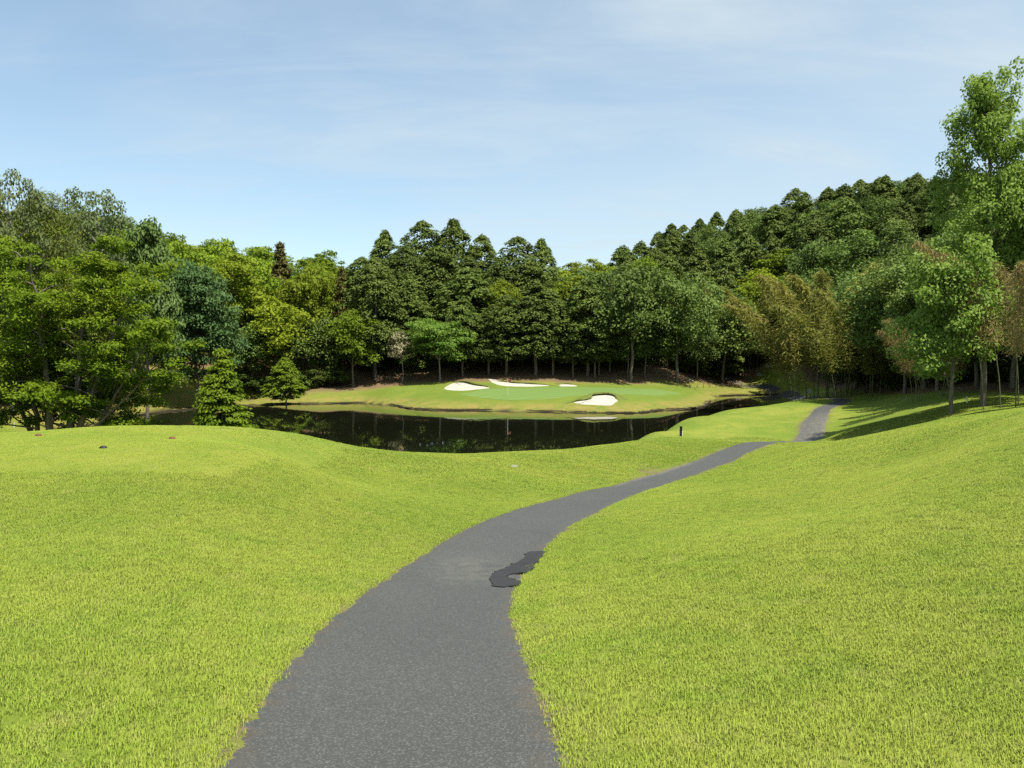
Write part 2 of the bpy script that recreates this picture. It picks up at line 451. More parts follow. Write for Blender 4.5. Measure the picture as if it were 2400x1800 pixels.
# beyond the bend the path runs on in the shade and climbs behind the green
tail_c = [(36.0, 91.0), (39.3, 103.0), (42.8, 116.0), (45.3, 127.0), (45.6, 136.0), (43.5, 142.0), (39.0, 147.0)]
for i, (x, y) in enumerate(tail_c):
    x2, y2 = tail_c[min(i + 1, len(tail_c) - 1)]; x1, y1 = tail_c[max(i - 1, 0)]
    d = np.array([x2 - x1, y2 - y1]); d /= np.linalg.norm(d)
    pl.append((x - d[1] * 1.1, y + d[0] * 1.1)); pr.append((x + d[1] * 1.1, y - d[0] * 1.1))
EL, ER = catmull(pl, 22), catmull(pr, 22)
PC, PW = (EL + ER) / 2, np.linalg.norm(ER - EL, axis=1) / 2
TN = np.gradient(PC, axis=0); TN /= np.linalg.norm(TN, axis=1)[:, None]
PHW = np.abs((ER - EL)[:, 0] * TN[:, 1] - (ER - EL)[:, 1] * TN[:, 0]) / 2
def path_dist(x, y):
    """metres from the nearest edge of the path (negative on it)"""
    x = np.asarray(x, float).ravel(); y = np.asarray(y, float).ravel()
    r = np.empty(x.shape)
    for i in range(0, len(x), 8000):
        d = np.hypot(x[i:i + 8000, None] - PC[None, :, 0], y[i:i + 8000, None] - PC[None, :, 1]) - PHW[None]
        r[i:i + 8000] = d.min(1)
    return r

TL_U = [-900, -600, 0, 200, 400, 560, 700, 850, 1000, 1250, 1500, 1600, 1700, 1790, 1880, 1960, 2050, 2150, 2250, 2400, 2800, 3400]
TL_D = [40, 50, 74, 93, 106, 113, 113, 117.5, 119.5, 119.5, 121.5, 126, 138, 150, 134, 106, 84, 67, 57, 50, 44, 36]
def forest_depth(x, y):
    """metres behind the edge of the wood (negative in front of it)"""
    y = np.maximum(np.asarray(y, float), 1.0)
    return y - np.interp(CU + np.asarray(x, float) / y * FPX, TL_U, TL_D)

# ------------------------------------------------------------------ ground sheet
def axis(lo, hi, s0, k):
    p = [0.0]
    while p[-1] < hi: p.append(p[-1] + max(s0, k * abs(p[-1])))
    q = [0.0]
    while q[-1] > lo: q.append(q[-1] - max(s0, k * abs(q[-1])))
    return np.array(q[:0:-1] + p)
gx = axis(-620, 620, 0.30, 0.018)
gy = axis(-60, 700, 0.25, 0.0125)
X, Y = np.meshgrid(gx, gy)
Z = height(X, Y)
nx, ny = len(gx), len(gy)
idx = np.arange(nx * ny).reshape(ny, nx)
F = np.stack([idx[:-1, :-1], idx[:-1, 1:], idx[1:, 1:], idx[1:, :-1]], -1).reshape(-1, 4)
gm = mesh('ground', np.stack([X.ravel(), Y.ravel(), Z.ravel()], 1), F, True)
xr, yr, zr = X.ravel(), Y.ravel(), Z.ravel()
ur = CU + xr / np.maximum(yr, 1) * FPX
pd = path_dist(xr, yr)
fd = forest_depth(xr, yr)
fattr(gm, 'litter', np.clip(fd + 4.0 * sstep(600, 900, ur) * (1 - sstep(1480, 1650, ur)), -12, 12))
soil = (1 - sstep(0.04, 0.3, pd)) * 1.0
sx_, sy_ = xy(1560, 1108, 34)
def soil_spot(x, y): return np.hypot((x - sx_ + 0.3) / 1.1, (y - sy_) / 4.2)
soil = np.maximum(soil, (1 - sstep(0.5, 1.0, soil_spot(xr, yr))) * 1.2)
fattr(gm, 'soil', soil)
tee = sstep(14.9, 15.5, yr) * (1 - sstep(27.5, 29, yr)) * (1 - sstep(-6.2, -5.4, xr))
fattr(gm, 'tee', tee)
fattr(gm, 'thatch', (1 - sstep(44, 52, yr)) * (1 - tee))
fattr(gm, 'far', sstep(85, 92, yr) * (1 - sstep(1700, 1800, ur)))
dry = np.maximum(sstep(80, 90, yr) * (1 - sstep(0.55, 1.1, zr)) * 0.9, sstep(50, 60, yr) * (1 - sstep(520, 600, ur)) * (yr < 112) * 1.0)
dry = np.maximum(dry, sstep(-7, -2, fd) * (yr > 95) * 0.8)
fattr(gm, 'dry', dry)
fattr(gm, 'mud', (1 - sstep(0.02, 0.16, zr)))
tag(obj('ground', gm, M['ground']), kind='structure')

# ------------------------------------------------------------------ pond
def make_water():
    m, nt = new_mat('pond_water')
    P = position(nt)
    mp = nt.nodes.new('ShaderNodeMapping'); mp.inputs['Scale'].default_value = (1, 0.55, 1)
    nt.links.new(P, mp.inputs[0])
    w = noise(nt, mp.outputs[0], 1.6, 3, 0.5)
    calm = ramp(nt, noise(nt, P, 0.045, 3, 0.5), [(0.42, 0.0), (0.62, 1.0)])
    h = mth(nt, 'MULTIPLY', w, mth(nt, 'ADD', mth(nt, 'MULTIPLY', calm, 0.8), 0.2))
    p = nt.nodes.new('ShaderNodeBsdfPrincipled')
    p.inputs['Base Color'].default_value = (0.007, 0.008, 0.004, 1)
    p.inputs['Roughness'].default_value = 0.02
    p.inputs['IOR'].default_value = 1.33
    nt.links.new(bump(nt, h, 0.25, 0.012), p.inputs['Normal'])
    out(nt, p.outputs[0])
    return m
wx, wy = np.linspace(-75, 75, 31), np.linspace(26, 146, 31)
WX, WY = np.meshgrid(wx, wy)
wi = np.arange(31 * 31).reshape(31, 31)
wm = mesh('pond', np.stack([WX.ravel(), WY.ravel(), np.zeros(WX.size)], 1), np.stack([wi[:-1, :-1], wi[:-1, 1:], wi[1:, 1:], wi[1:, :-1]], -1).reshape(-1, 4))
tag(obj('pond', wm, make_water()), kind='structure')

# eroded earth edge along the far shore
def far_bank():
    P = catmull([water_at(u, v) for u, v in SHORE_FAR], 40)
    rng = np.random.default_rng(5)
    T = np.gradient(P, axis=0); T /= np.linalg.norm(T, axis=1)[:, None]
    Nn = np.stack([-T[:, 1], T[:, 0]], 1)                 # away from the water
    m = len(P)
    j = np.convolve(rng.normal(0, 1, m + 8), np.ones(5) / 5, 'same')[4:-4]
    hgt = 0.17 + 0.12 * j
    rows = []
    for off, hz in ((-0.10, -0.25), (-0.12, 0.35), (0.02, 0.9), (0.25, 1.0), (0.9, 0.8)):
        q = P + Nn * (off + 0.10 * j[:, None])
        z = hgt * hz
        if off == 0.9: z = np.maximum(height(q[:, 0], q[:, 1]) - 0.06, -0.2)
        rows.append(np.c_[q, z])
    V = np.concatenate(rows)
    ii = np.arange(m * 5).reshape(5, m)
    Fb = np.stack([ii[:-1, :-1], ii[:-1, 1:], ii[1:, 1:], ii[1:, :-1]], -1).reshape(-1, 4)
    me = mesh('bank_edge', V, Fb, True)
    mt, nt = new_mat('earth_and_dry_grass')
    Pp = position(nt); sp = nt.nodes.new('ShaderNodeSeparateXYZ'); nt.links.new(Pp, sp.inputs[0])
    nn = noise(nt, Pp, 3.0, 4, 0.7)
    f = ramp(nt, mth(nt, 'ADD', sp.outputs[2], mth(nt, 'MULTIPLY', nn, 0.16)), [(0.22, 0.0), (0.34, 1.0)])
    c = mixc(nt, f, (0.030, 0.024, 0.014), mixc(nt, nn, (0.12, 0.14, 0.025), (0.25, 0.215, 0.07)))
    out(nt, principled(nt, c, 0.9, 0.1, bump(nt, nn, 0.8, 0.1)))
    tag(obj('bank_edge', me, mt), kind='structure')
    return P, Nn
SH_P, SH_N = far_bank()

# ------------------------------------------------------------------ cart path
def make_asphalt(name, base, speck):
    m, nt = new_mat(name)
    P = position(nt)
    v = nt.nodes.new('ShaderNodeTexVoronoi'); v.inputs['Scale'].default_value = 95.0
    nt.links.new(P, v.inputs['Vector'])
    vs = nt.nodes.new('ShaderNodeSeparateColor'); nt.links.new(v.outputs['Color'], vs.inputs[0])
    n1 = noise(nt, P, 0.55, 4, 0.6)
    n2 = noise(nt, P, 4.0, 5, 0.7)
    n3 = noise(nt, P, 42.0, 3, 0.7)
    c = mixc(nt, ramp(nt, n1, [(0.3, 0.0), (0.7, 1.0)]), tuple(x * 0.80 for x in base), tuple(x * 1.22 for x in base))
    c = mixc(nt, mth(nt, 'MULTIPLY', ramp(nt, n2, [(0.45, 0.0), (0.75, 1.0)]), 0.35), c, tuple(x * 1.5 for x in base))
    c = mixc(nt, ramp(nt, n3, [(0.30, 0.65), (0.52, 0.0)]), c, tuple(x * 0.4 for x in base))
    c = mixc(nt, mth(nt, 'MULTIPLY', ramp(nt, vs.outputs[0], [(0.66, 0.38), (0.98, 1.0)]), speck), c, (0.195, 0.20, 0.18))
    # worn, dustier borders and stains
    e = attr(nt, 'edge')
    c = mixc(nt, mth(nt, 'MULTIPLY', e, ramp(nt, n2, [(0.42, 0.0), (0.60, 0.9)])), c, (0.085, 0.068, 0.048))
    w = attr(nt, 'worn')
    c = mixc(nt, mth(nt, 'MULTIPLY', w, ramp(nt, n2, [(0.36, 0.0), (0.62, 0.85)])), c, (0.20, 0.18, 0.14))
    h = mth(nt, 'ADD', n3, mth(nt, 'MULTIPLY', v.outputs['Distance'], 0.6))
    out(nt, principled(nt, c, 0.8, 0.3, bump(nt, h, 0.6, 0.008)))
    return m
NW = 14
rng = np.random.default_rng(11)
m_ = len(EL)
jl = np.convolve(rng.normal(0, 1, m_ + 6), np.ones(3) / 3, 'same')[3:-3] * 0.035
jr = np.convolve(rng.normal(0, 1, m_ + 6), np.ones(3) / 3, 'same')[3:-3] * 0.035
# nibbled edges: refine rows so the outline is uneven at a hand's width
tt = np.linspace(0, m_ - 1, m_ * 3)
def rs(a): return np.stack([np.interp(tt, np.arange(m_), a[:, k]) for k in range(a.shape[1])], 1)
el, er = rs(EL), rs(ER)
W_ = er - el; Wn = W_ / np.linalg.norm(W_, axis=1)[:, None]
jl = np.interp(tt, np.arange(m_), jl) + rng.normal(0, 0.016, len(tt))
jr = np.interp(tt, np.arange(m_), jr) + rng.normal(0, 0.016, len(tt))
el = el + Wn * jl[:, None]; er = er + Wn * jr[:, None]
ss = np.linspace(0, 1, NW + 1)
PV = el[:, None, :] * (1 - ss)[None, :, None] + er[:, None, :] * ss[None, :, None]
pz = height(PV[..., 0], PV[..., 1]) + 0.022
pz[:, 0] -= 0.03; pz[:, -1] -= 0.03
pi_ = np.arange(PV.shape[0] * (NW + 1)).reshape(PV.shape[0], NW + 1)
PF = np.stack([pi_[:-1, :-1], pi_[:-1, 1:], pi_[1:, 1:], pi_[1:, :-1]], -1).reshape(-1, 4)
pm = mesh('cart_path', np.c_[PV.reshape(-1, 2), pz.ravel()], PF, True)
fattr(pm, 'edge', np.broadcast_to(np.clip(1 - np.minimum(ss, 1 - ss) / 0.13, 0, 1), pz.shape).ravel())
wx_, wy_ = PV[..., 0], PV[..., 1]
worn = sstep(50, 52, wy_) * (1 - sstep(60, 66, wy_)) * (0.35 + 0.65 * np.abs(np.broadcast_to(ss, pz.shape) - 0.25))
worn = np.maximum(worn, sstep(27, 30, wy_) * (1 - sstep(38, 42, wy_)) * np.broadcast_to(np.clip(1 - ss / 0.22, 0, 1), pz.shape))
wcx, wcy = xy(1110, 1330, 11.9)
worn = np.maximum(worn, 0.26 * (1 - sstep(0.3, 0.9, np.hypot(wx_ - wcx, (wy_ - wcy) * 0.5))))
fattr(pm, 'worn', worn.ravel())
path_o = tag(obj('cart_path', pm, make_asphalt('worn_asphalt', (0.0215, 0.0222, 0.0205), 0.5)), kind='structure')

def ground_hit(u, v, lo=2.0, hi=140.0):
    """the point where the line of sight through a photo pixel meets the ground"""
    a, c = ray(u, v)
    D = np.arange(lo, hi, 0.05 if hi < 30 else 0.2)
    below = (CAMZ + c * D) < height(a * D, D)
    k = int(np.argmax(below)) if below.any() else len(D) - 1
    return a * D[k], D[k]
def sheet_from_outline(name, outline, lift, mat, parent=None, rings=6, jit=0.0, seed=1):
    """a sheet draped on the ground inside an outline (list of plan points), as rings towards its middle"""
    O = np.asarray(outline, float)
    rg = np.random.default_rng(seed)
    c = O.mean(0); m = len(O)
    if jit: O = O + rg.normal(0, jit, O.shape)
    rows = [c + (O - c) * (1 - k / rings) for k in range(rings)]
    P = np.concatenate(rows + [c[None]])
    z = height(P[:, 0], P[:, 1]) + lift
    z[:m] -= lift * 0.9
    Fs = []
    for k in range(rings - 1):
        for i in range(m):
            j = (i + 1) % m
            Fs.append((k * m + i, k * m + j, (k + 1) * m + j, (k + 1) * m + i))
    for i in range(m):
        Fs.append(((rings - 1) * m + i, (rings - 1) * m + (i + 1) % m, rings * m))
    me = mesh(name, np.c_[P, z], Fs, True)
    return obj(name, me, mat, parent)
def closed(P, per):
    P = [np.array(p, float) for p in P]
    Q = catmull([P[-1]] + P + [P[0], P[1]], per)
    return Q[per:per * (len(P) + 1)]

# fresh tar repair at the path's right edge: a strip with a bay left open on its lower right
patch_px = [(1149, 1375), (1155, 1352), (1158, 1345), (1190, 1334), (1215, 1322), (1230, 1310), (1232, 1303), (1245, 1297), (1268, 1296), (1279, 1297), (1268, 1310), (1260, 1322), (1248, 1338), (1232, 1346), (1195, 1350),
            (1187, 1357), (1200, 1361), (1216, 1367), (1214, 1376), (1190, 1381), (1172, 1382)]
def make_patch():
    Pq = np.array([ground_hit(u, v, 4, 25) for u, v in patch_px])
    D = []
    rg = np.random.default_rng(3)
    for i in range(len(Pq)):
        a, b = Pq[i], Pq[(i + 1) % len(Pq)]
        for t in np.linspace(0, 1, 5, endpoint=False):
            D.append(a + (b - a) * t + rg.normal(0, 0.022, 2))
    D = np.array(D)
    z = height(D[:, 0], D[:, 1]) + 0.034
    import bmesh
    bm = bmesh.new()
    vs = [bm.verts.new((*p, q)) for p, q in zip(D, z)]
    f = bm.faces.new(vs)
    bmesh.ops.triangulate(bm, faces=[f])
    r = bmesh.ops.extrude_face_region(bm, geom=bm.faces[:])
    for g in r['geom']:
        if isinstance(g, bmesh.types.BMVert): g.co.z -= 0.02
    bmesh.ops.recalc_face_normals(bm, faces=bm.faces[:])
    me = bpy.data.meshes.new('asphalt_patch'); bm.to_mesh(me); bm.free()
    fattr(me, 'edge', np.zeros(len(me.vertices))); fattr(me, 'worn', np.zeros(len(me.vertices)))
    o = obj('asphalt_patch', me, make_asphalt('fresh_tar', (0.0165, 0.0165, 0.0175), 0.12), path_o)
    o['label'] = 'dark fresh asphalt repair patch on the right edge of the path'
make_patch()

# ------------------------------------------------------------------ putting green and bunkers
def make_green_mat():
    m, nt = new_mat('putting_turf')
    P = position(nt)
    mp = nt.nodes.new('ShaderNodeMapping'); mp.inputs['Rotation'].default_value = (0, 0, 1.25); nt.links.new(P, mp.inputs[0])
    w = nt.nodes.new('ShaderNodeTexWave'); w.inputs['Scale'].default_value = 0.19; w.inputs['Distortion'].default_value = 0.6; w.inputs['Detail'].default_value = 1
    nt.links.new(mp.outputs[0], w.inputs[0])
    n1 = noise(nt, P, 0.4, 4, 0.6)
    c = mixc(nt, ramp(nt, w.outputs[1], [(0.35, 0.0), (0.65, 1.0)]), (0.105, 0.172, 0.036), (0.135, 0.200, 0.046))
    c = mixc(nt, mth(nt, 'MULTIPLY', n1, 0.5), c, (0.125, 0.19, 0.045))
    out(nt, principled(nt, c, 0.8, 0.2))
    return m
green_px = [(1078, 925), (1105, 919), (1140, 912), (1200, 910), (1312, 907.5), (1400, 908), (1500, 911), (1570, 917), (1598, 924), (1560, 927), (1490, 926), (1420, 924), (1350, 928), (1300, 934), (1240, 938), (1190, 938), (1140, 934), (1100, 929)]
gp = closed([ground_hit(u, v, 88, 128) for u, v in green_px], 6)
go = sheet_from_outline('putting_green', gp, 0.05, make_green_mat(), rings=10)
tag(go, kind='structure')

def make_sand():
    m, nt = new_mat('white_bunker_sand')
    P = position(nt)
    n1 = noise(nt, P, 1.5, 4, 0.6); n2 = noise(nt, P, 9.0, 3, 0.6)
    c = mixc(nt, n1, (0.34, 0.315, 0.250), (0.47, 0.44, 0.36))
    out(nt, principled(nt, c, 0.9, 0.1, bump(nt, n2, 0.5, 0.05)))
    return m
M['sand'] = make_sand()
M['lip'] = plain_mat('turf_lip', (0.115, 0.135, 0.028), 0.9, 0.1, 0.4, 3.0)
def bunker(px_outline, lip_from, lip_to, label, lip_h):
    P = closed([ground_hit(u, v, 86, 128) for u, v in px_outline], 6)
    root = sheet_from_outline('sand_bunker', P, 0.07, M['sand'], rings=6, jit=0.06)
    tag(root, label, 'bunker')
    # turf lip standing over the sand
    a, b = lip_from * 6, lip_to * 6
    seg = P[[i % len(P) for i in range(a, b + 1)]]
    c = P.mean(0)
    rg = np.random.default_rng(9)
    k = np.sin(np.linspace(0, math.pi, len(seg))) ** 0.5
    d = (seg - c) / np.linalg.norm(seg - c, axis=1)[:, None]
    rows = []
    for off, hz in ((-0.25, 0.55), (-0.30, 0.95), (0.05, 1.12), (0.9, 0.7), (1.8, -0.1)):
        q = seg + d * off
        z = height(q[:, 0], q[:, 1]) + lip_h * hz * k + rg.normal(0, 0.02, len(seg)) - (0.0 if hz > 0 else 0.05)
        rows.append(np.c_[q, z])
    m = len(seg)
    ii = np.arange(m * 5).reshape(5, m)
    Fl = np.stack([ii[:-1, :-1], ii[:-1, 1:], ii[1:, 1:], ii[1:, :-1]], -1).reshape(-1, 4)
    obj('turf_lip', mesh('turf_lip', np.concatenate(rows), Fl, True), M['ground'] if False else M['lip'], root)
    return root
bunker([(1345, 944), (1366, 941), (1382, 936), (1390, 929), (1420, 926.5), (1441, 930), (1448, 938), (1441, 945), (1428, 951), (1395, 950), (1365, 948)], 0, 6, 'white sand bunker in front of the green, nearest the pond', 0.38)
bunker([(1041, 911), (1054, 902), (1068, 897), (1090, 898), (1115, 904), (1148, 909), (1120, 913), (1085, 916), (1056, 915)], 2, 5, 'broad white sand bunker at the left end of the green', 0.34)
bunker([(1145, 888.5), (1160, 894), (1200, 898.5), (1240, 901), (1287, 904), (1260, 906), (1225, 906.5), (1180, 904.5), (1158, 899)], 1, 4, 'long thin white bunker behind the green below the brown bank', 0.28)
bunker([(1312, 902), (1330, 901.5), (1345, 903), (1352, 905.5), (1330, 906), (1314, 905.5)], 0, 2, 'smallest sand bunker, a sliver behind the middle of the green', 0.2)

# ------------------------------------------------------------------ trees: builders for trunks and crowns
def unit(a): return a / np.maximum(np.linalg.norm(a, axis=-1, keepdims=True), 1e-9)
def tubes(specs, sides=7):
    V, Fs = [], []
    for P, R in specs:
        P = np.asarray(P, float); R = np.asarray(R, float); b = sum(len(v) for v in V)
        T = unit(np.gradient(P, axis=0))
        ref = np.where(np.abs(T[:, 2:3]) > 0.9, np.array([[1.0, 0, 0]]), np.array([[0, 0, 1.0]]))
        X_ = unit(np.cross(T, ref)); Y_ = np.cross(T, X_)
        an = np.linspace(0, 2 * math.pi, sides, endpoint=False)
        ring = P[:, None] + (X_[:, None] * np.cos(an)[None, :, None] + Y_[:, None] * np.sin(an)[None, :, None]) * R[:, None, None]
        V.append(ring.reshape(-1, 3))
        for i in range(len(P) - 1):
            for s in range(sides):
                t = (s + 1) % sides
                Fs.append((b + i * sides + s, b + i * sides + t, b + (i + 1) * sides + t, b + (i + 1) * sides + s))
    return np.concatenate(V), Fs
def leaves(P, N, L, W, rng, tint, T=None):
    """one folded, pointed leaf (or spray of leaves) per point"""
    k = len(P)
    R = rng.normal(size=(k, 3)) if T is None else T + rng.normal(size=(k, 3)) * 0.25
    T = unit(R - N * (R * N).sum(1, keepdims=True)); Bn = np.cross(N, T)
    l = (L * rng.uniform(0.65, 1.3, k))[:, None]; w = (W * rng.uniform(0.7, 1.25, k))[:, None]
    V = np.stack([P - T * l / 2, P + Bn * w / 2 - N * w * 0.18 + T * l * 0.08, P + T * l / 2 - N * l * 0.12, P - Bn * w / 2 - N * w * 0.18 + T * l * 0.08], 1).reshape(-1, 3)
    Fq = np.arange(4 * k).reshape(k, 4)
    return V, Fq, np.repeat(np.clip(tint, 0, 1), 4)
def crown_mesh(name, parts, mat):
    V = np.concatenate([p[0] for p in parts]); o = 0; Fs = []; t = np.concatenate([p[2] for p in parts])
    for v, f, _ in parts:
        Fs.append(f + o); o += len(v)
    me = mesh(name, V, np.concatenate(Fs))
    fattr(me, 'tint', t)
    me.materials.append(mat)
    return me
def clump_leaves(c, r, n, L, W, rng, flat=0.7, up=0.5, tint0=None, spread=0.55):
    """leaves over the shells of clumps: c (k,3) centres, r (k,) radii"""
    k = len(c)
    d = unit(rng.normal(size=(k, n, 3)) + np.array([0, 0, 0.35]))
    rr = r[:, None, None] * rng.uniform(spread, 1.08, (k, n, 1))
    P = c[:, None] + d * rr * np.array([1, 1, flat])
    N = unit(d * 0.55 + np.array([0, 0, up]) + rng.normal(size=(k, n, 3)) * 0.42)
    ct = rng.uniform(0, 1, k) if tint0 is None else tint0
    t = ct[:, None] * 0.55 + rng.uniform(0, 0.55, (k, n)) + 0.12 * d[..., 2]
    return leaves(P.reshape(-1, 3), N.reshape(-1, 3), L, W, rng, t.ravel())
def wob(p0, p1, k, amp, rng, sag=0.0):
    t = np.linspace(0, 1, k)[:, None]
    P = np.asarray(p0, float) * (1 - t) + np.asarray(p1, float) * t
    P[1:-1] += rng.normal(0, amp, (k - 2, 3)) * np.array([1, 1, 0.4])
    P[:, 2] += sag * np.sin(t[:, 0] * math.pi)
    return P

def conifer(seed, H, R, base, mat, barkm, n=250, per=38, L=0.40, W=0.24, a=1.4, b=0.85, name='conifer', rc=(0.55, 0.9), flat=0.6, droop=0.45, spread=0.5):
    """a dense evergreen: a dome-topped cone clothed in small sagging clumps of sprays"""
    rng = np.random.default_rng(seed)
    tr = tubes([(wob((0, 0, -0.8), (rng.normal(0, .12), rng.normal(0, .12), H * 0.9), 9, 0.05, rng), np.linspace(H * 0.0125, 0.03, 9))])
    hh = np.linspace(0, 1, 200)
    def env_(h): return R * np.clip(1 - h ** a, 0, 1) ** b * np.clip(0.6 + h * 5, 0, 1)
    pdf = env_(hh) + 0.24 * R; cdf = np.cumsum(pdf) / pdf.sum()
    h = np.interp(rng.uniform(0, 1, n), cdf, hh)
    h[:n // 5] = rng.uniform(0.5, 1.0, n // 5)
    ang = rng.uniform(0, 2 * math.pi, n)
    p1, p2 = rng.uniform(0, 6, 2)
    lump = 1 + 0.11 * np.sin(ang * 3 + p1 + h * 4) + 0.09 * np.sin(ang * 2 + h * 13 + p2)
    inner = rng.uniform(0, 1, n) < 0.22
    rad = env_(h) * lump * np.where(inner, rng.uniform(0.2, 0.7, n), rng.uniform(0.80, 1.0, n))
    c = np.stack([np.cos(ang) * rad, np.sin(ang) * rad, base * H + h * (1 - base) * H * 0.975], 1)
    cr = rng.uniform(*rc, n) * (0.72 + 0.28 * env_(h) / R)
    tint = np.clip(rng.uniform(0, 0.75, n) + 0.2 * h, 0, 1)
    k = per
    d = unit(rng.normal(size=(n, k, 3)) + np.array([0, 0, 0.25]))
    q = d * cr[:, None, None] * rng.uniform(spread, 1.08, (n, k, 1)) * np.array([1, 1, flat])
    outw = np.stack([np.cos(ang), np.sin(ang)], 1)
    radial = (q[..., :2] * outw[:, None]).sum(-1)
    P = c[:, None] + q; P[..., 2] -= droop * np.maximum(radial, -0.2)
    o3 = np.concatenate([outw, np.zeros((n, 1))], 1)[:, None]
    N = unit(d * 0.5 + o3 * 0.25 + np.array([0, 0, 0.5]) + rng.normal(size=(n, k, 3)) * 0.4)
    T = np.broadcast_to(o3 + np.array([0, 0, -0.4]), P.shape)
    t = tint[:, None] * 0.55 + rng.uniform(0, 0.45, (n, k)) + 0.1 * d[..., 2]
    lv = leaves(P.reshape(-1, 3), N.reshape(-1, 3), L, W, rng, t.ravel(), T=T.reshape(-1, 3))
    kq = 18
    z = rng.uniform(0, 1, kq)
    Pl = np.stack([rng.normal(0, 0.4, kq) * (1.05 - z), rng.normal(0, 0.4, kq) * (1.05 - z), H * (0.95 + 0.05 * z)], 1)
    lv2 = leaves(Pl, unit(rng.normal(size=(kq, 3)) + np.array([0, 0, .4])), L * 0.8, W * 0.9, rng, rng.uniform(0.2, 0.9, kq))
    return dict(trunk=[mesh(name + '_trunk', *tr, True)], barkm=barkm, crown=[crown_mesh(name + '_crown', [lv, lv2], mat)], H=H, R=R)

def broadleaf(seed, H, R, base, mat, barkm, nl=8, nc=11, per=62, L=0.42, W=0.27, flat=0.62, cr=(0.75, 1.35), trunk_r=None, limbs=True, limb_r=0.45, top=1.0, name='broadleaf', narrow=0.0):
    """a rounded crown of several boughs, each carrying leaf clumps"""
    rng = np.random.default_rng(seed)
    zc, hz = H * (base + 1) / 2, H * (1 - base) / 2
    lobes = []
    for i in range(nl):
        a = i * 2.399963 + rng.normal(0, 0.35)
        f = (i + 0.5) / nl
        hh = -0.75 + 1.6 * f                                # from low boughs to the top
        rr = math.sqrt(max(0.02, 1 - min(1, abs(hh)) ** 2)) * rng.uniform(0.45, 0.72) * (1 - narrow * f)
        lobes.append((math.cos(a) * rr * R, math.sin(a) * rr * R, zc + hh * hz * 0.72 * top))
    lobes = np.array(lobes + [(0, 0, zc)])
    cen, rad, lob = [], [], []
    for li, b in enumerate(lobes):
        k = nc if li < nl else nc // 2
        d = unit(rng.normal(size=(k, 3)) + np.array([0, 0, 0.25])) * rng.uniform(0.55, 1.0, (k, 1))
        lr = R * rng.uniform(0.42, 0.6) * (1 - narrow * 0.5 * li / nl)
        cen.append(b + d * lr * np.array([1, 1, 0.72])); rad.append(rng.uniform(*cr, k) * R / 4.2); lob += [rng.uniform(0, 1)] * k
    cen, rad = np.concatenate(cen), np.concatenate(rad)
    tint = np.clip(np.array(lob) * 0.6 + rng.uniform(0, 0.4, len(cen)), 0, 1)
    lv = clump_leaves(cen, rad, per, L, W, rng, flat, 0.55, tint)
    tr = trunk_r or H * 0.016
    sp = [(wob((0, 0, -0.8), (rng.normal(0, .3), rng.normal(0, .3), zc + hz * 0.5), 8, 0.10, rng), np.linspace(tr, tr * 0.25, 8))]
    if limbs:
        for b in lobes[:-1]:
            z0 = max(base * H * 0.75, b[2] - rng.uniform(1.0, 2.6))
            sp.append((wob((0, 0, min(z0, zc + hz * .3)), b * np.array([0.95, 0.95, 1]), 6, 0.12, rng, 0.2), np.linspace(tr * limb_r, tr * 0.08, 6)))
    return dict(trunk=[mesh(name + '_trunk', *tubes(sp), True)], barkm=barkm, crown=[crown_mesh(name + '_crown', [lv], mat)], H=float(cen[:, 2].max() + rad.mean() * 0.5), R=R)

def pine(seed, H, R, base, mat, barkm, n=46, per=120, L=0.34, W=0.10, name='pine', flat=0.28):
    """level pads of foliage with dark gaps between them"""
    rng = np.random.default_rng(seed)
    h = np.linspace(0, 1, n) ** 0.9
    ang = np.arange(n) * 2.399963 + rng.normal(0, .3, n)
    r = R * (1 - h) ** 0.55 * rng.uniform(0.45, 0.95, n)
    c = np.stack([np.cos(ang) * r, np.sin(ang) * r, base * H + h * (1 - base) * H * 0.97 + rng.normal(0, .15, n)], 1)
    rad = (0.28 + 0.30 * (1 - h)) * R * rng.uniform(0.8, 1.25, n)
    lv = clump_leaves(c, rad, per, L, W, rng, flat, 0.9)
    sp = [(wob((0, 0, -0.8), (rng.normal(0, .3), rng.normal(0, .3), H * 0.95), 9, 0.12, rng), np.linspace(H * 0.015, 0.04, 9))]
    for i in range(0, n, 2):
        sp.append((wob((0, 0, c[i, 2] - 0.5), c[i] - np.array([0, 0, 0.1]), 5, 0.08, rng), np.linspace(0.08, 0.025, 5)))
    return dict(trunk=[mesh(name + '_trunk', *tubes(sp, 6), True)], barkm=barkm, crown=[crown_mesh(name + '_crown', [lv], mat)], H=H, R=R)

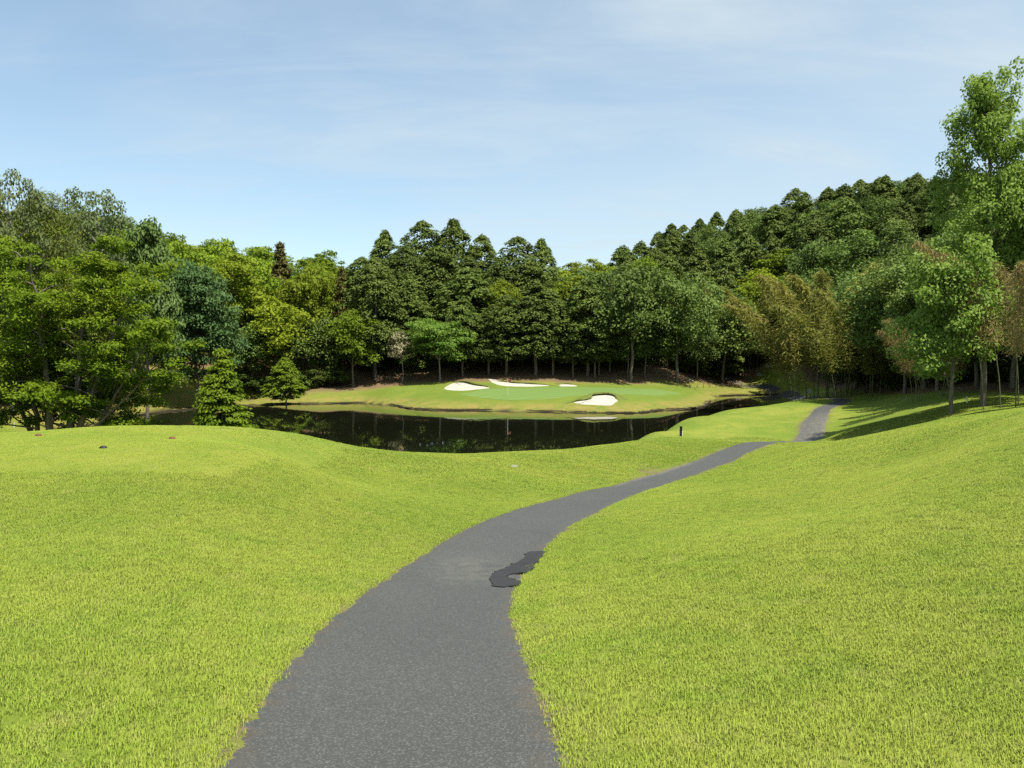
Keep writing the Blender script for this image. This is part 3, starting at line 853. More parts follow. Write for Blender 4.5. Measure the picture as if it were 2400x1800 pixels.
def bamboo(seed, H, R, mat, k=9, per=420, L=0.55, W=0.085, name='bamboo', droop=1.0, spread=1.0, low=0.22):
    """a clump of culms arching outwards under feathery leaves"""
    rng = np.random.default_rng(seed)
    culms, parts = [], []
    for i in range(k):
        a = i * 2.399963 + rng.normal(0, .4)
        b = np.array([math.cos(a), math.sin(a), 0]) * rng.uniform(0.15, 0.55) * R * spread
        hh = H * rng.uniform(0.72, 1.0); lean = rng.uniform(0.45, 1.4) * R
        t = np.linspace(0, 1, 12)
        a2 = a + rng.normal(0, .5)
        P = np.stack([b[0] + math.cos(a2) * lean * t ** 2.0, b[1] + math.sin(a2) * lean * t ** 2.0, -0.5 + (hh + 0.5) * (t - 0.10 * droop * t ** 5)], 1)
        culms.append(mesh(name + '_culm', *tubes([(P, np.linspace(0.042, 0.010, 12))], 6), True))
        s = rng.uniform(low, 1.0, per) ** 0.8
        q = np.stack([np.interp(s, t, P[:, j]) for j in range(3)], 1)
        off = unit(rng.normal(size=(per, 3)) * np.array([1, 1, .3])) * rng.uniform(0.1, 1.0, (per, 1)) * (0.27 * R * np.sin(np.pi * np.clip(1.12 - s, 0.05, 1)) + 0.12)[:, None]
        q = q + off; q[:, 2] -= 0.32 * np.linalg.norm(off, axis=1) * droop
        T = unit(off * 1.0 + np.array([0, 0, -0.38 * droop]))
        N = unit(rng.normal(size=(per, 3)) * 0.6 + np.array([0, 0, 0.7]))
        parts.append(leaves(q, N, L, W, rng, rng.uniform(0, 0.5, per) + 0.5 * rng.uniform(), T=T))
    return dict(trunk=culms, barkm=M['culm'], crown=[crown_mesh(name + '_foliage', parts, mat)], H=H, R=R, trunk_name='culm', crown_name='foliage')

PROTO = {}
for i in range(3):
    PROTO['hinoki%d' % i] = conifer(20 + i, 21, 4.2, 0.20, M['hinoki'], M['bark'], n=350, per=40, a=(2.0, 2.6, 3.2)[i], b=(0.80, 0.70, 0.64)[i], rc=(0.65, 1.0), name='cypress')
    PROTO['hill%d' % i] = conifer(30 + i, 16, 3.6, 0.08, M['hinoki'], M['bark'], n=250, per=38, L=0.44, W=0.27, a=(1.8, 2.4, 3.0)[i], b=(0.85, 0.72, 0.64)[i], rc=(0.65, 1.0), name='hill_cypress')
    PROTO['oak%d' % i] = broadleaf(40 + i, 15, 5.6, 0.18, M['oak'], M['bark'], nl=12, nc=13, per=62, L=0.44, W=0.28, name='evergreen_oak')
    PROTO['fresh%d' % i] = broadleaf(50 + i, 14, 5.0, 0.14, M['fresh'], M['bark'], nl=12, nc=12, per=62, L=0.46, W=0.30, flat=0.5, name='deciduous')
    PROTO['dark%d' % i] = broadleaf(60 + i, 14, 5.0, 0.10, M['oak'], M['bark'], nl=10, nc=12, per=62, L=0.46, W=0.28, flat=0.75, name='hill_oak')
for i in range(2):
    PROTO['sugi%d' % i] = conifer(70 + i, 18, 3.5, 0.10, M['sugi'], M['bark'], n=240, per=38, a=1.15, b=1.0, name='cedar')
    PROTO['bamboo%d' % i] = bamboo(80 + i, 14, 4.6, M['bamboo'], k=11, per=950, L=0.66, W=0.11, spread=1.3)
PROTO['pine'] = pine(90, 15, 4.5, 0.25, M['hinoki'], M['bark'], n=46, per=130, L=0.42, W=0.16)
PROTO['near_dark'] = broadleaf(133, 14, 5.0, 0.10, M['oak'], M['bark'], nl=13, nc=15, per=110, L=0.3, W=0.2, flat=0.6, name='right_dark_tree')
PROTO['near_cone'] = conifer(120, 6.5, 1.75, 0.05, M['zelkova'], M['bark'], n=340, per=95, L=0.15, W=0.085, a=1.0, b=0.8, rc=(0.30, 0.52), flat=0.32, droop=0.15, spread=0.2, name='young_tree')
PROTO['shore'] = conifer(126, 6.5, 1.9, 0.17, M['zelkova'], M['bark'], n=190, per=60, L=0.24, W=0.14, a=1.5, b=0.7, rc=(0.35, 0.6), flat=0.5, droop=0.2, spread=0.3, name='shore_tree')
PROTO['maple'] = broadleaf(95, 9.5, 5.2, 0.30, M['maple'], M['pale_bark'], nl=12, nc=12, per=110, L=0.36, W=0.24, flat=0.32, cr=(0.9, 1.3), name='maple')
PROTO['flower'] = broadleaf(96, 7.0, 2.9, 0.45, M['white_flower'], M['pale_bark'], nl=7, nc=8, per=70, L=0.28, W=0.2, flat=0.5, name='flowering')
for i in range(2):
    PROTO['shrub%d' % i] = broadleaf(100 + i, 3.0, 2.2, 0.02, M['shrub'], M['bark'], nl=7, nc=9, per=60, L=0.26, W=0.17, flat=0.65, limbs=False, name='shrub')

COUNT = {}
def plant(kind, name, x, y, h, w=None, label=None, cat='tree', group=None, rz=None, sink=0.0):
    p = PROTO[kind]
    sz = h / p['H']; sx = sz if w is None else w / (2 * p['R'])
    rg = random.Random(int(x * 131 + y * 977))
    root = empty(name, (x, y, gz(x, y) - sink), rg.uniform(0, 6.28) if rz is None else rz, (sx, sx, sz))
    tag(root, label, cat, group)
    for me in p['trunk']:
        obj(p.get('trunk_name', 'trunk'), me, p['barkm'], root)
    for me in p['crown']:
        obj(p.get('crown_name', 'crown'), me, None, root)
    COUNT[kind] = COUNT.get(kind, 0) + 1
    return root
def plant_px(kind, name, u, D, vtop, w_px=None, **kw):
    x = (u - CU) / FPX * D
    top = at(u, vtop, D)[2]
    h = top - gz(x, D)
    return plant(kind, name, x, D, max(1.5, h), None if w_px is None else w_px / FPX * D, **kw)

TAKEN = []
def P_(*a, **k):
    o = plant_px(*a, **k)
    TAKEN.append((o.location.x, o.location.y))
    return o

# --- the row of tall dark cypresses behind the green, and the trees singled out along the edge
for i, (u, D, vt, w, lb) in enumerate([
        (905, 136, 538, 130, 'leftmost tall dark cypress on the skyline behind the green, above the blossoming tree'),
        (952, 133, 575, 130, 'dark cypress in the notch right of the leftmost skyline cypress'),
        (992, 139, 516, 150, 'tall round topped cypress on the skyline above the left bunker'),
        (1064, 139, 512, 165, 'tallest and broadest dark cypress on the skyline above the maple'),
        (1130, 141, 548, 125, 'dark cypress at the right shoulder of the tallest skyline cypress'),
        (1213, 139, 553, 145, 'broad dark cypress on the skyline just right of the sky notch'),
        (1268, 140, 558, 125, 'rightmost tall skyline cypress, above the thick pale trunk'),
        (850, 130, 600, 140, 'green cypress beside the slim brownish cedar'),
        (1030, 134, 575, 140, 'cypress below the skyline directly over the maple'),
        (1100, 132, 600, 140, 'cypress below the skyline between the maple and the thick pale trunk'),
        (1175, 133, 605, 140, 'cypress below the sky notch behind the long bunker'),
        (1240, 134, 610, 140, 'cypress behind the tree with the thick pale trunk'),
        (955, 127, 640, 150, 'cypress low behind the blossoming tree'),
        (1095, 126, 625, 165, 'wide low skirted cypress right behind the maple')]):
    P_('hinoki%d' % (i % 3), 'cypress_tree', u, D, vt, w, label=lb, cat='tree', group='tall dark cypresses behind the green')
P_('hinoki0', 'cypress_tree', 1255, 121.5, 655, 150, label='dark cypress with the thickest pale trunk, behind the middle of the green', cat='tree')
P_('hinoki1', 'cypress_tree', 1376, 122, 650, 150, label='dark cypress on slim trunk right of the thick trunked one', cat='tree')
P_('hinoki2', 'cypress_tree', 1186, 121, 690, 130, label='shorter dark cypress left of the thick pale trunk', cat='tree')
P_('hinoki1', 'cypress_tree', 880, 121, 600, 150, label='broad based green cypress above the left end of the green', cat='tree')
P_('sugi0', 'cedar_tree', 660, 131, 566, 118, label='brownish pointed cedar rising out of the bright wood on the left', cat='tree')
P_('sugi1', 'cedar_tree', 803, 127, 622, 96, label='brownish slim cedar left of the tall dark cypresses', cat='tree')
P_('maple', 'maple_tree', 1030, 117.5, 742, 165, label='bright green spreading maple behind the left bunker', cat='tree')
P_('flower', 'flowering_tree', 943, 118.0, 775, 74, label='small tree with cream white blossom left of the bright maple', cat='tree')
P_('fresh0', 'broadleaf_tree', 828, 117.0, 725, 130, label='light green tree on two slim trunks at the left of the bank', cat='tree')
P_('fresh0', 'broadleaf_tree', 1175, 126.5, 655, 105, label='bright green broadleaf tree between the dark cypresses', cat='tree')
P_('fresh2', 'broadleaf_tree', 1430, 124.5, 705, 130, label='fresh green broadleaf tree right of the cypress row', cat='tree')
P_('oak0', 'evergreen_oak', 1480, 120, 615, 190, label='large grey green oak right of centre, first of the round oaks', cat='tree')
P_('oak1', 'evergreen_oak', 1585, 123, 632, 180, label='large round oak between two others at the right end of the green', cat='tree')
P_('oak2', 'evergreen_oak', 1695, 139.5, 690, 175, label='round oak beside the yellow bamboo, right of the other two', cat='tree')
P_('fresh1', 'broadleaf_tree', 1800, 153, 650, 155, label='bright green pointed tree left of the yellow bamboo', cat='tree')
P_('dark1', 'broadleaf_tree', 1860, 146, 715, 150, label='low dark green tree over the far bend of the path', cat='tree')
P_('bamboo0', 'bamboo_clump', 1425, 132, 632, 190, label='tan bamboo clump showing above the cypresses right of centre', cat='bamboo')
P_('bamboo1', 'bamboo_clump', 1490, 131, 622, 110, label='small orange tan bamboo tuft beside the round oaks', cat='bamboo')
P_('bamboo0', 'bamboo_clump', 1765, 147, 612, 150, label='tan bamboo clump on the slope above the round oaks', cat='bamboo')
P_('bamboo1', 'bamboo_clump', 1935, 88, 600, 230, label='yellow bamboo clump leaning left at the edge of the right wood', cat='bamboo')
P_('bamboo0', 'bamboo_clump', 2015, 82, 625, 250, label='olive yellow bamboo clump with many bare stems beside the path bend', cat='bamboo')
P_('pine', 'pine_tree', 2095, 100, 520, 170, label='dark level branched pine above the yellow bamboo', cat='tree')
# pale single trunks along the far edge
for i, (u, D, vt, w, kd) in enumerate([(1085, 120.5, 700, 100, 'hinoki2'), (1145, 121, 720, 100, 'hinoki0'), (1296, 121.5, 680, 100, 'hinoki1'), (1343, 121, 715, 90, 'hinoki0'), (1395, 121, 700, 90, 'hinoki2'),
                                       (1405, 122.5, 690, 90, 'hinoki1'), (1473, 121.5, 735, 90, 'oak1'), (1512, 122, 730, 90, 'oak2'), (1565, 124, 720, 90, 'oak0'), (1635, 131, 735, 100, 'oak1')]):
    kn = 'cypress' if kd[0] == 'h' else 'oak'
    P_(kd, 'cypress_tree' if kd[0] == 'h' else 'evergreen_oak', u, D, vt, w, cat='tree', group='front row of slender trunks behind the green',
       label=['cypress on a leaning pale trunk at the upper tip of the long bunker', 'cypress on slender trunk above the middle of the long bunker', 'cypress on slender trunk next right of the thick pale one',
              'cypress on slender trunk above the smallest bunker', 'cypress on twin slender trunk right of the smallest bunker, left one', 'cypress on twin slender trunk right of the smallest bunker, right one',
              'oak on thin trunk left under the first round oak', 'oak on thin trunk right under the first round oak', 'oak on thin trunk under the middle round oak', 'oak on thin trunk between middle and last round oaks'][i])

# --- left side
P_('shore', 'young_tree', 668, 102.5, 838, 96, label='small upright tree on the far shore with its reflection in the pond', cat='tree')
P_('fresh2', 'broadleaf_tree', 660, 116, 690, 170, label='rounded green tree behind the small shore tree', cat='tree')
P_('dark0', 'broadleaf_tree', 735, 118, 740, 130, label='dark low tree at the left foot of the brown bank', cat='tree')
P_('dark2', 'broadleaf_tree', 590, 114, 760, 130, label='dark bushy tree between young tree and shore tree', cat='tree')
for u, D, vt, w, kd, lb in [
        (540, 118, 590, 150, 'fresh0', 'bright green tree above the conical young tree'), (580, 124, 600, 140, 'fresh1', 'bright green tree left of the brownish pointed cedar'),
        (700, 125, 625, 140, 'fresh2', 'bright green tree at the right foot of the brownish pointed cedar'), (755, 128, 640, 120, 'fresh0', 'bright green tree left of the slim brownish cedar'),
        (420, 112, 560, 160, 'fresh1', 'bright green tree on the skyline right of the cool green large leaved tree'), (500, 130, 560, 150, 'fresh2', 'bright green skyline tree above the dark layered tree'),
        (600, 136, 580, 150, 'fresh0', 'bright green tree directly behind the brownish pointed cedar'), (310, 100, 560, 170, 'fresh2', 'bright green tree behind the cool green large leaved tree'),
        (240, 92, 520, 190, 'fresh0', 'bright green tree below the airy grey green skyline tree')]:
    P_(kd, 'broadleaf_tree', u, D, vt, w, label=lb, cat='tree', group='bright broadleaf trees of the left wood edge')

# --- fill the hills behind
rg = random.Random(77)
SKY_U = [-500, 0, 150, 300, 370, 540, 800, 880, 1000, 1300, 1400, 1500, 1700, 1900, 2000, 2150, 2400, 2900]
SKY_V = [420, 450, 470, 480, 530, 552, 592, 590, 590, 612, 600, 545, 490, 432, 415, 408, 400, 400]
cand = []
for k in range(24000):
    u = rg.uniform(-330, 3100); D = rg.uniform(46, 215)
    x = (u - CU) / FPX * D
    f = float(forest_depth(x, D))
    if f < 3.5: continue
    rd = np.interp(u, [r[0] for r in RIDGE], [r[1] for r in RIDGE])
    if D > rd + 14: continue
    cand.append((D, u, x, f))
cand.sort()
rg.shuffle(cand)
placed = list(TAKEN)
fills = []
for D, u, x, f in cand:
    gap = 5.6 + 0.018 * max(0, D - 110) + (0 if f < 30 else 0.8)
    if u < -60: gap *= 1.5
    if u > 1880 and f < 45: gap = 4.9
    if any((x - a) ** 2 + (D - b) ** 2 < gap * gap for a, b in placed): continue
    placed.append((x, D)); fills.append((u, D, x, f))
print('fill trees', len(fills))
FX = np.array([f[2] for f in fills]); FY = np.array([f[1] for f in fills]); FZ = height(FX, FY)
KIND = {'h': ('conifer_tree', 'dark conifer'), 'f': ('broadleaf_tree', 'bright green round tree'), 'd': ('broadleaf_tree', 'deep green round tree'), 's': ('cedar_tree', 'brownish cedar')}
WHERE = [(120, 'behind the olive pine at far left'), (330, 'behind the airy skyline tree on the left'), (470, 'above the dark layered tree on the left'), (620, 'above the conical young tree'),
         (760, 'behind the brownish pointed cedar'), (860, 'in the gap left of the tall cypresses'), (1000, 'behind the left cypresses'), (1150, 'behind the tallest cypress'), (1290, 'behind the thick trunked cypress'),
         (1400, 'in the low saddle right of the cypresses'), (1520, 'above the first round oak'), (1640, 'above the middle round oak'), (1760, 'above the last round oak'), (1880, 'above the tan bamboo on the slope'),
         (2000, 'above the yellow bamboo'), (2120, 'above the level branched pine'), (2240, 'left of the tallest tree'), (2420, 'behind the tallest tree'), (9999, 'beyond the right edge')]
for (u, D, x, f), z in zip(fills, FZ):
    r = rg.random()
    if u < 840:
        reg, kd = 0, ('f' if r < 0.62 else 'd' if r < 0.86 else 'h' if r < 0.95 else 's')
    elif u < 1440:
        reg, kd = 1, ('h' if r < 0.55 else 'f' if r < 0.80 else 'd')
        if D > 150: kd = 'f' if r < 0.75 else 'd'
    else:
        reg, kd = 2, ('h' if r < 0.66 else 'd' if r < 0.92 else 'f')
    h = {'h': rg.uniform(13, 17), 'f': rg.uniform(11, 15), 'd': rg.uniform(11, 15), 's': rg.uniform(14, 18)}[kd]
    # a wood keeps a fairly even roof: no tree far above the hill's outline
    vs = np.interp(u, SKY_U, SKY_V) + rg.uniform(-6, 16)
    zmax = at(u, vs, D)[2] - z
    if zmax < 5.5: continue
    h = min(h, zmax)
    w = h * {'h': rg.uniform(0.50, 0.64), 'f': rg.uniform(0.75, 0.95), 'd': rg.uniform(0.75, 0.95), 's': rg.uniform(0.36, 0.44)}[kd]
    w = max(w, 6.2)
    if u > 1880 and f < 26:
        kd = 'd'; w = max(w, 8.5)
    key = {'h': 'hill', 'f': 'fresh', 'd': 'dark', 's': 'sugi'}[kd] + str(rg.randrange(2 if kd == 's' else 3))
    nm, what = KIND[kd]
    rd = np.interp(u, [q[0] for q in RIDGE], [q[1] for q in RIDGE])
    row = 'on the skyline' if D > rd - 9 else 'high on the slope' if D > rd - 28 else 'half way up' if f > 16 else 'near the wood edge'
    place_ = next(t for lim, t in WHERE if u < lim)
    if u > 1880 and f < 45: row = 'in deep shade' if f > 8 else 'at the shaded edge'
    lb = what + ' ' + row + ' ' + place_
    gp_ = what + 's ' + row + ' ' + place_
    if kd == 'd' and D < 112: key = 'near_dark'
    plant(key, nm, x, D, h, w, lb, 'tree', gp_)

# --- near trees on the left
def spreading_tree():
    """several stems from one stool, level layers of small leaves, bare twigs showing inside"""
    rng = np.random.default_rng(7)
    D = 37.0
    x0 = (125 - CU) / FPX * D
    z0 = gz(x0, D)
    root = empty('spreading_tree', (x0, D, z0))
    tag(root, 'large spreading yellow green tree with several stems at the left edge behind the tee', 'tree')
    H = at(150, 575, D)[2] - z0
    stems = []
    cen, rad, tin = [], [], []
    twigs = []
    for i, (dx, dy, lx, ly, hh, r0) in enumerate([(-0.5, 0.1, -2.2, 0.3, 0.80, .15), (0.0, 0, -0.5, -0.8, 0.95, .21), (0.45, 0.3, 1.4, 0.6, 0.97, .19), (0.9, -0.1, 3.3, 0.1, 0.82, .17), (0.3, 0.7, 0.4, 2.3, 0.9, .16), (1.3, 0.2, 4.0, -0.6, 0.62, .13), (-0.9, 0.3, -4.0, 0.6, 0.72, .14), (1.0, -0.4, 4.9, -0.3, 0.50, .10), (0.6, 0.5, 2.6, 1.2, 0.90, .13)]):
        P = wob((dx, dy, -0.6), (dx + lx, dy + ly, H * hh), 10, 0.10, rng)
        t = np.linspace(0, 1, 10)
        P[:, 0] = dx + lx * t ** 1.5; P[:, 1] = dy + ly * t ** 1.5
        P[1:, :2] += rng.normal(0, 0.07, (9, 2))
        specs = [(P, np.linspace(r0, 0.02, 10))]
        nb = int(17 * hh)
        for j in range(nb):
            s = 0.21 + 0.79 * (j + rng.uniform(0, 1)) / nb
            o = np.array([np.interp(s, t, P[:, k]) for k in range(3)])
            a = rng.uniform(0, 6.28); ln = (1.0 + 3.1 * (1 - s) ** 0.7) * rng.uniform(0.75, 1.2)
            e = o + np.array([math.cos(a) * ln, math.sin(a) * ln, ln * rng.uniform(0.12, 0.5)])
            B_ = wob(o, e, 6, 0.07, rng, 0.12)
            specs.append((B_, np.linspace(r0 * 0.32 * (1.1 - s * 0.6), 0.012, 6)))
            for q in range(7):
                ss_ = rng.uniform(0.3, 1.05)
                c = o + (e - o) * ss_ + np.array([rng.normal(0, .45), rng.normal(0, .45), rng.uniform(0.0, 0.35)])
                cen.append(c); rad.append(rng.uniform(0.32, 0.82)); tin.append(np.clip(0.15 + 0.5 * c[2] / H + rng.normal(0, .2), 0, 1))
        stems.append(specs)
    for sp in stems:
        obj('trunk', mesh('spreading_tree_trunk', *tubes(sp, 7), True), M['bark'], root)
    cen = np.array(cen); rad = np.array(rad)
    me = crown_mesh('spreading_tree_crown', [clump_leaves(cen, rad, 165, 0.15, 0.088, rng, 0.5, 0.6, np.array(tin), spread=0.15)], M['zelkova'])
    obj('crown', me, None, root)
spreading_tree()

M['deep'] = leaf_mat('deep_blue_green_foliage', (0.034, 0.080, 0.026), (0.100, 0.170, 0.050), 0.24, 0.1)
PROTO['near_deep'] = broadleaf(125, 15, 5.2, 0.06, M['deep'], M['bark'], nl=15, nc=14, per=100, L=0.32, W=0.2, flat=0.34, cr=(0.9, 1.35), narrow=0.35, name='layered_tree')
PROTO['near_cool'] = broadleaf(121, 14, 3.6, 0.16, M['cool'], M['bark'], nl=14, nc=15, per=110, L=0.30, W=0.22, flat=0.7, narrow=0.5, name='cool_tree')
PROTO['near_olive'] = pine(122, 16, 5.2, 0.2, M['olive'], M['bark'], n=70, per=240, L=0.34, W=0.07, name='feathery_pine', flat=0.5)
PROTO['near_loose'] = broadleaf(123, 17, 5.6, 0.35, M['grey'], M['pale_bark'], nl=12, nc=9, per=70, L=0.34, W=0.22, flat=0.5, cr=(0.6, 1.0), name='airy_tree')
PROTO['near_fresh'] = broadleaf(124, 15, 5.5, 0.14, M['fresh'], M['bark'], nl=14, nc=15, per=110, L=0.30, W=0.2, flat=0.5, name='left_broadleaf')
P_('near_cone', 'young_tree', 520, 43, 815, 195, label='young yellow green conical tree rising behind the tee mound', cat='tree')
P_('near_deep', 'broadleaf_tree', 465, 98, 600, 215, label='dark blue green layered tree right of the large spreading tree', cat='tree')
P_('near_cool', 'broadleaf_tree', 345, 74, 515, 150, label='tall cool green large leaved tree right above the spreading tree', cat='tree')
P_('near_olive', 'pine_tree', 110, 62, 450, 300, label='broad olive green feathery pine at upper left', cat='tree')
P_('near_loose', 'broadleaf_tree', 245, 84, 440, 200, label='airy grey green tree with sky showing through on the left skyline', cat='tree')
P_('near_loose', 'broadleaf_tree', 25, 58, 388, 190, label='tallest thin crowned tree at the upper left corner of the wood', cat='tree')
P_('near_fresh', 'broadleaf_tree', -60, 56, 520, 260, label='bright green tree partly cut off at left edge, behind the spreading tree', cat='tree')
P_('near_fresh', 'broadleaf_tree', -260, 48, 480, 300, label='broadleaf tree beyond the left edge', cat='tree')
P_('near_fresh', 'broadleaf_tree', 215, 78, 590, 200, label='yellow green tree directly behind the spreading tree', cat='tree')
GS = 'dark shrubs under the left wood'
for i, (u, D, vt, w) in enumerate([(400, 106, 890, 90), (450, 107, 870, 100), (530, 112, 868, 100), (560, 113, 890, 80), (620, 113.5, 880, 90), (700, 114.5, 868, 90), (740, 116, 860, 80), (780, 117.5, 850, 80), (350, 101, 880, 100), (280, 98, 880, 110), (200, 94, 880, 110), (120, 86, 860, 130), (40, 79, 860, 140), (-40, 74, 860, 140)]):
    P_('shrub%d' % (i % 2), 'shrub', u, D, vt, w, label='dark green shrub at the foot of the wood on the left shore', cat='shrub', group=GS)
GS2 = 'dark shrubs under the trees behind the green'
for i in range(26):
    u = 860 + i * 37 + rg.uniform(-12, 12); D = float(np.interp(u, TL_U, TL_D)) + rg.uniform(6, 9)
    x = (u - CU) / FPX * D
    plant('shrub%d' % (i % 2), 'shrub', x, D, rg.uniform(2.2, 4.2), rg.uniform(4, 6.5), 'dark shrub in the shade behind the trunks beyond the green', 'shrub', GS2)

# --- right side wood, near
PROTO['tulip'] = broadleaf(131, 20.5, 4.9, 0.14, M['tulip'], M['bark'], nl=30, nc=11, per=92, L=0.20, W=0.16, flat=0.8, cr=(0.42, 0.75), narrow=0.68, trunk_r=0.24, limb_r=0.22, name='tall_tree')
PROTO['near_bright'] = broadleaf(132, 12, 4.2, 0.07, M['tulip'], M['bark'], nl=13, nc=13, limb_r=0.25, per=95, L=0.27, W=0.2, flat=0.6, name='right_broadleaf')
PROTO['near_brown'] = bamboo(134, 13, 4.0, M['brown_bamboo'], k=9, per=1700, L=0.46, W=0.05, name='brown_bamboo', droop=1.3, spread=1.5, low=0.3)
PROTO['near_yellow'] = bamboo(135, 12, 4.0, M['bamboo'], k=11, per=1200, L=0.55, W=0.09, name='yellow_bamboo', droop=0.9, spread=1.4)
P_('tulip', 'tall_broadleaf_tree', 2306, 47, 156, 300, label='tallest tree, light green and pointed, at the right edge above the wood', cat='tree', rz=0.4)
P_('near_bright', 'broadleaf_tree', 2235, 45, 560, 225, label='bright large leaved tree below and left of the tallest tree', cat='tree')
P_('near_brown', 'bamboo_clump', 2425, 41, 440, 260, label='brown drooping bamboo clump at the right edge', cat='bamboo')
P_('near_brown', 'bamboo_clump', 2185, 57, 710, 170, label='brown hanging bamboo sprays low in the right wood', cat='bamboo')
P_('near_yellow', 'bamboo_clump', 1970, 92, 600, 220, label='dense yellow bamboo clump behind the leaning one', cat='bamboo')
P_('near_dark', 'broadleaf_tree', 2120, 72, 600, 200, label='dark green tree behind the brown bamboo sprays', cat='tree')
P_('near_dark', 'broadleaf_tree', 2060, 92, 610, 170, label='dark green tree between yellow bamboo and pine', cat='tree')
P_('near_dark', 'broadleaf_tree', 2290, 60, 470, 240, label='dark tree directly behind the tallest tree', cat='tree')
P_('near_dark', 'broadleaf_tree', 2440, 54, 430, 280, label='dark tree cut off by the right edge behind the brown bamboo', cat='tree')
P_('near_dark', 'broadleaf_tree', 2010, 100, 640, 190, label='dark tree filling the gap behind the two yellow bamboo clumps', cat='tree')
P_('near_dark', 'broadleaf_tree', 2200, 64, 620, 230, label='dark tree filling the shade left of the bright large leaved tree', cat='tree')
P_('near_dark', 'broadleaf_tree', 2375, 55, 560, 260, label='dark tree filling the shade behind the trunk of the tallest tree', cat='tree')
P_('near_dark', 'broadleaf_tree', 2640, 50, 400, 280, label='dark tree outside the right edge over the mound', cat='tree')
P_('near_dark', 'broadleaf_tree', 2740, 46, 470, 300, label='dark tree shading the mound at far right', cat='tree')
P_('near_bright', 'broadleaf_tree', 2430, 47, 330, 220, label='light green tree beside the tallest tree at the right edge', cat='tree')

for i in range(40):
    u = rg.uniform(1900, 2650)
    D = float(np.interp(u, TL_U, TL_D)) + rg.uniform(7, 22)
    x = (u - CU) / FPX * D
    plant('shrub%d' % (i % 2), 'shrub', x, D, rg.uniform(2.0, 3.8), rg.uniform(3.5, 6), 'dark shrub in the shade of the right wood behind the bamboo stems', 'shrub', 'shrubs in the shade of the right wood')

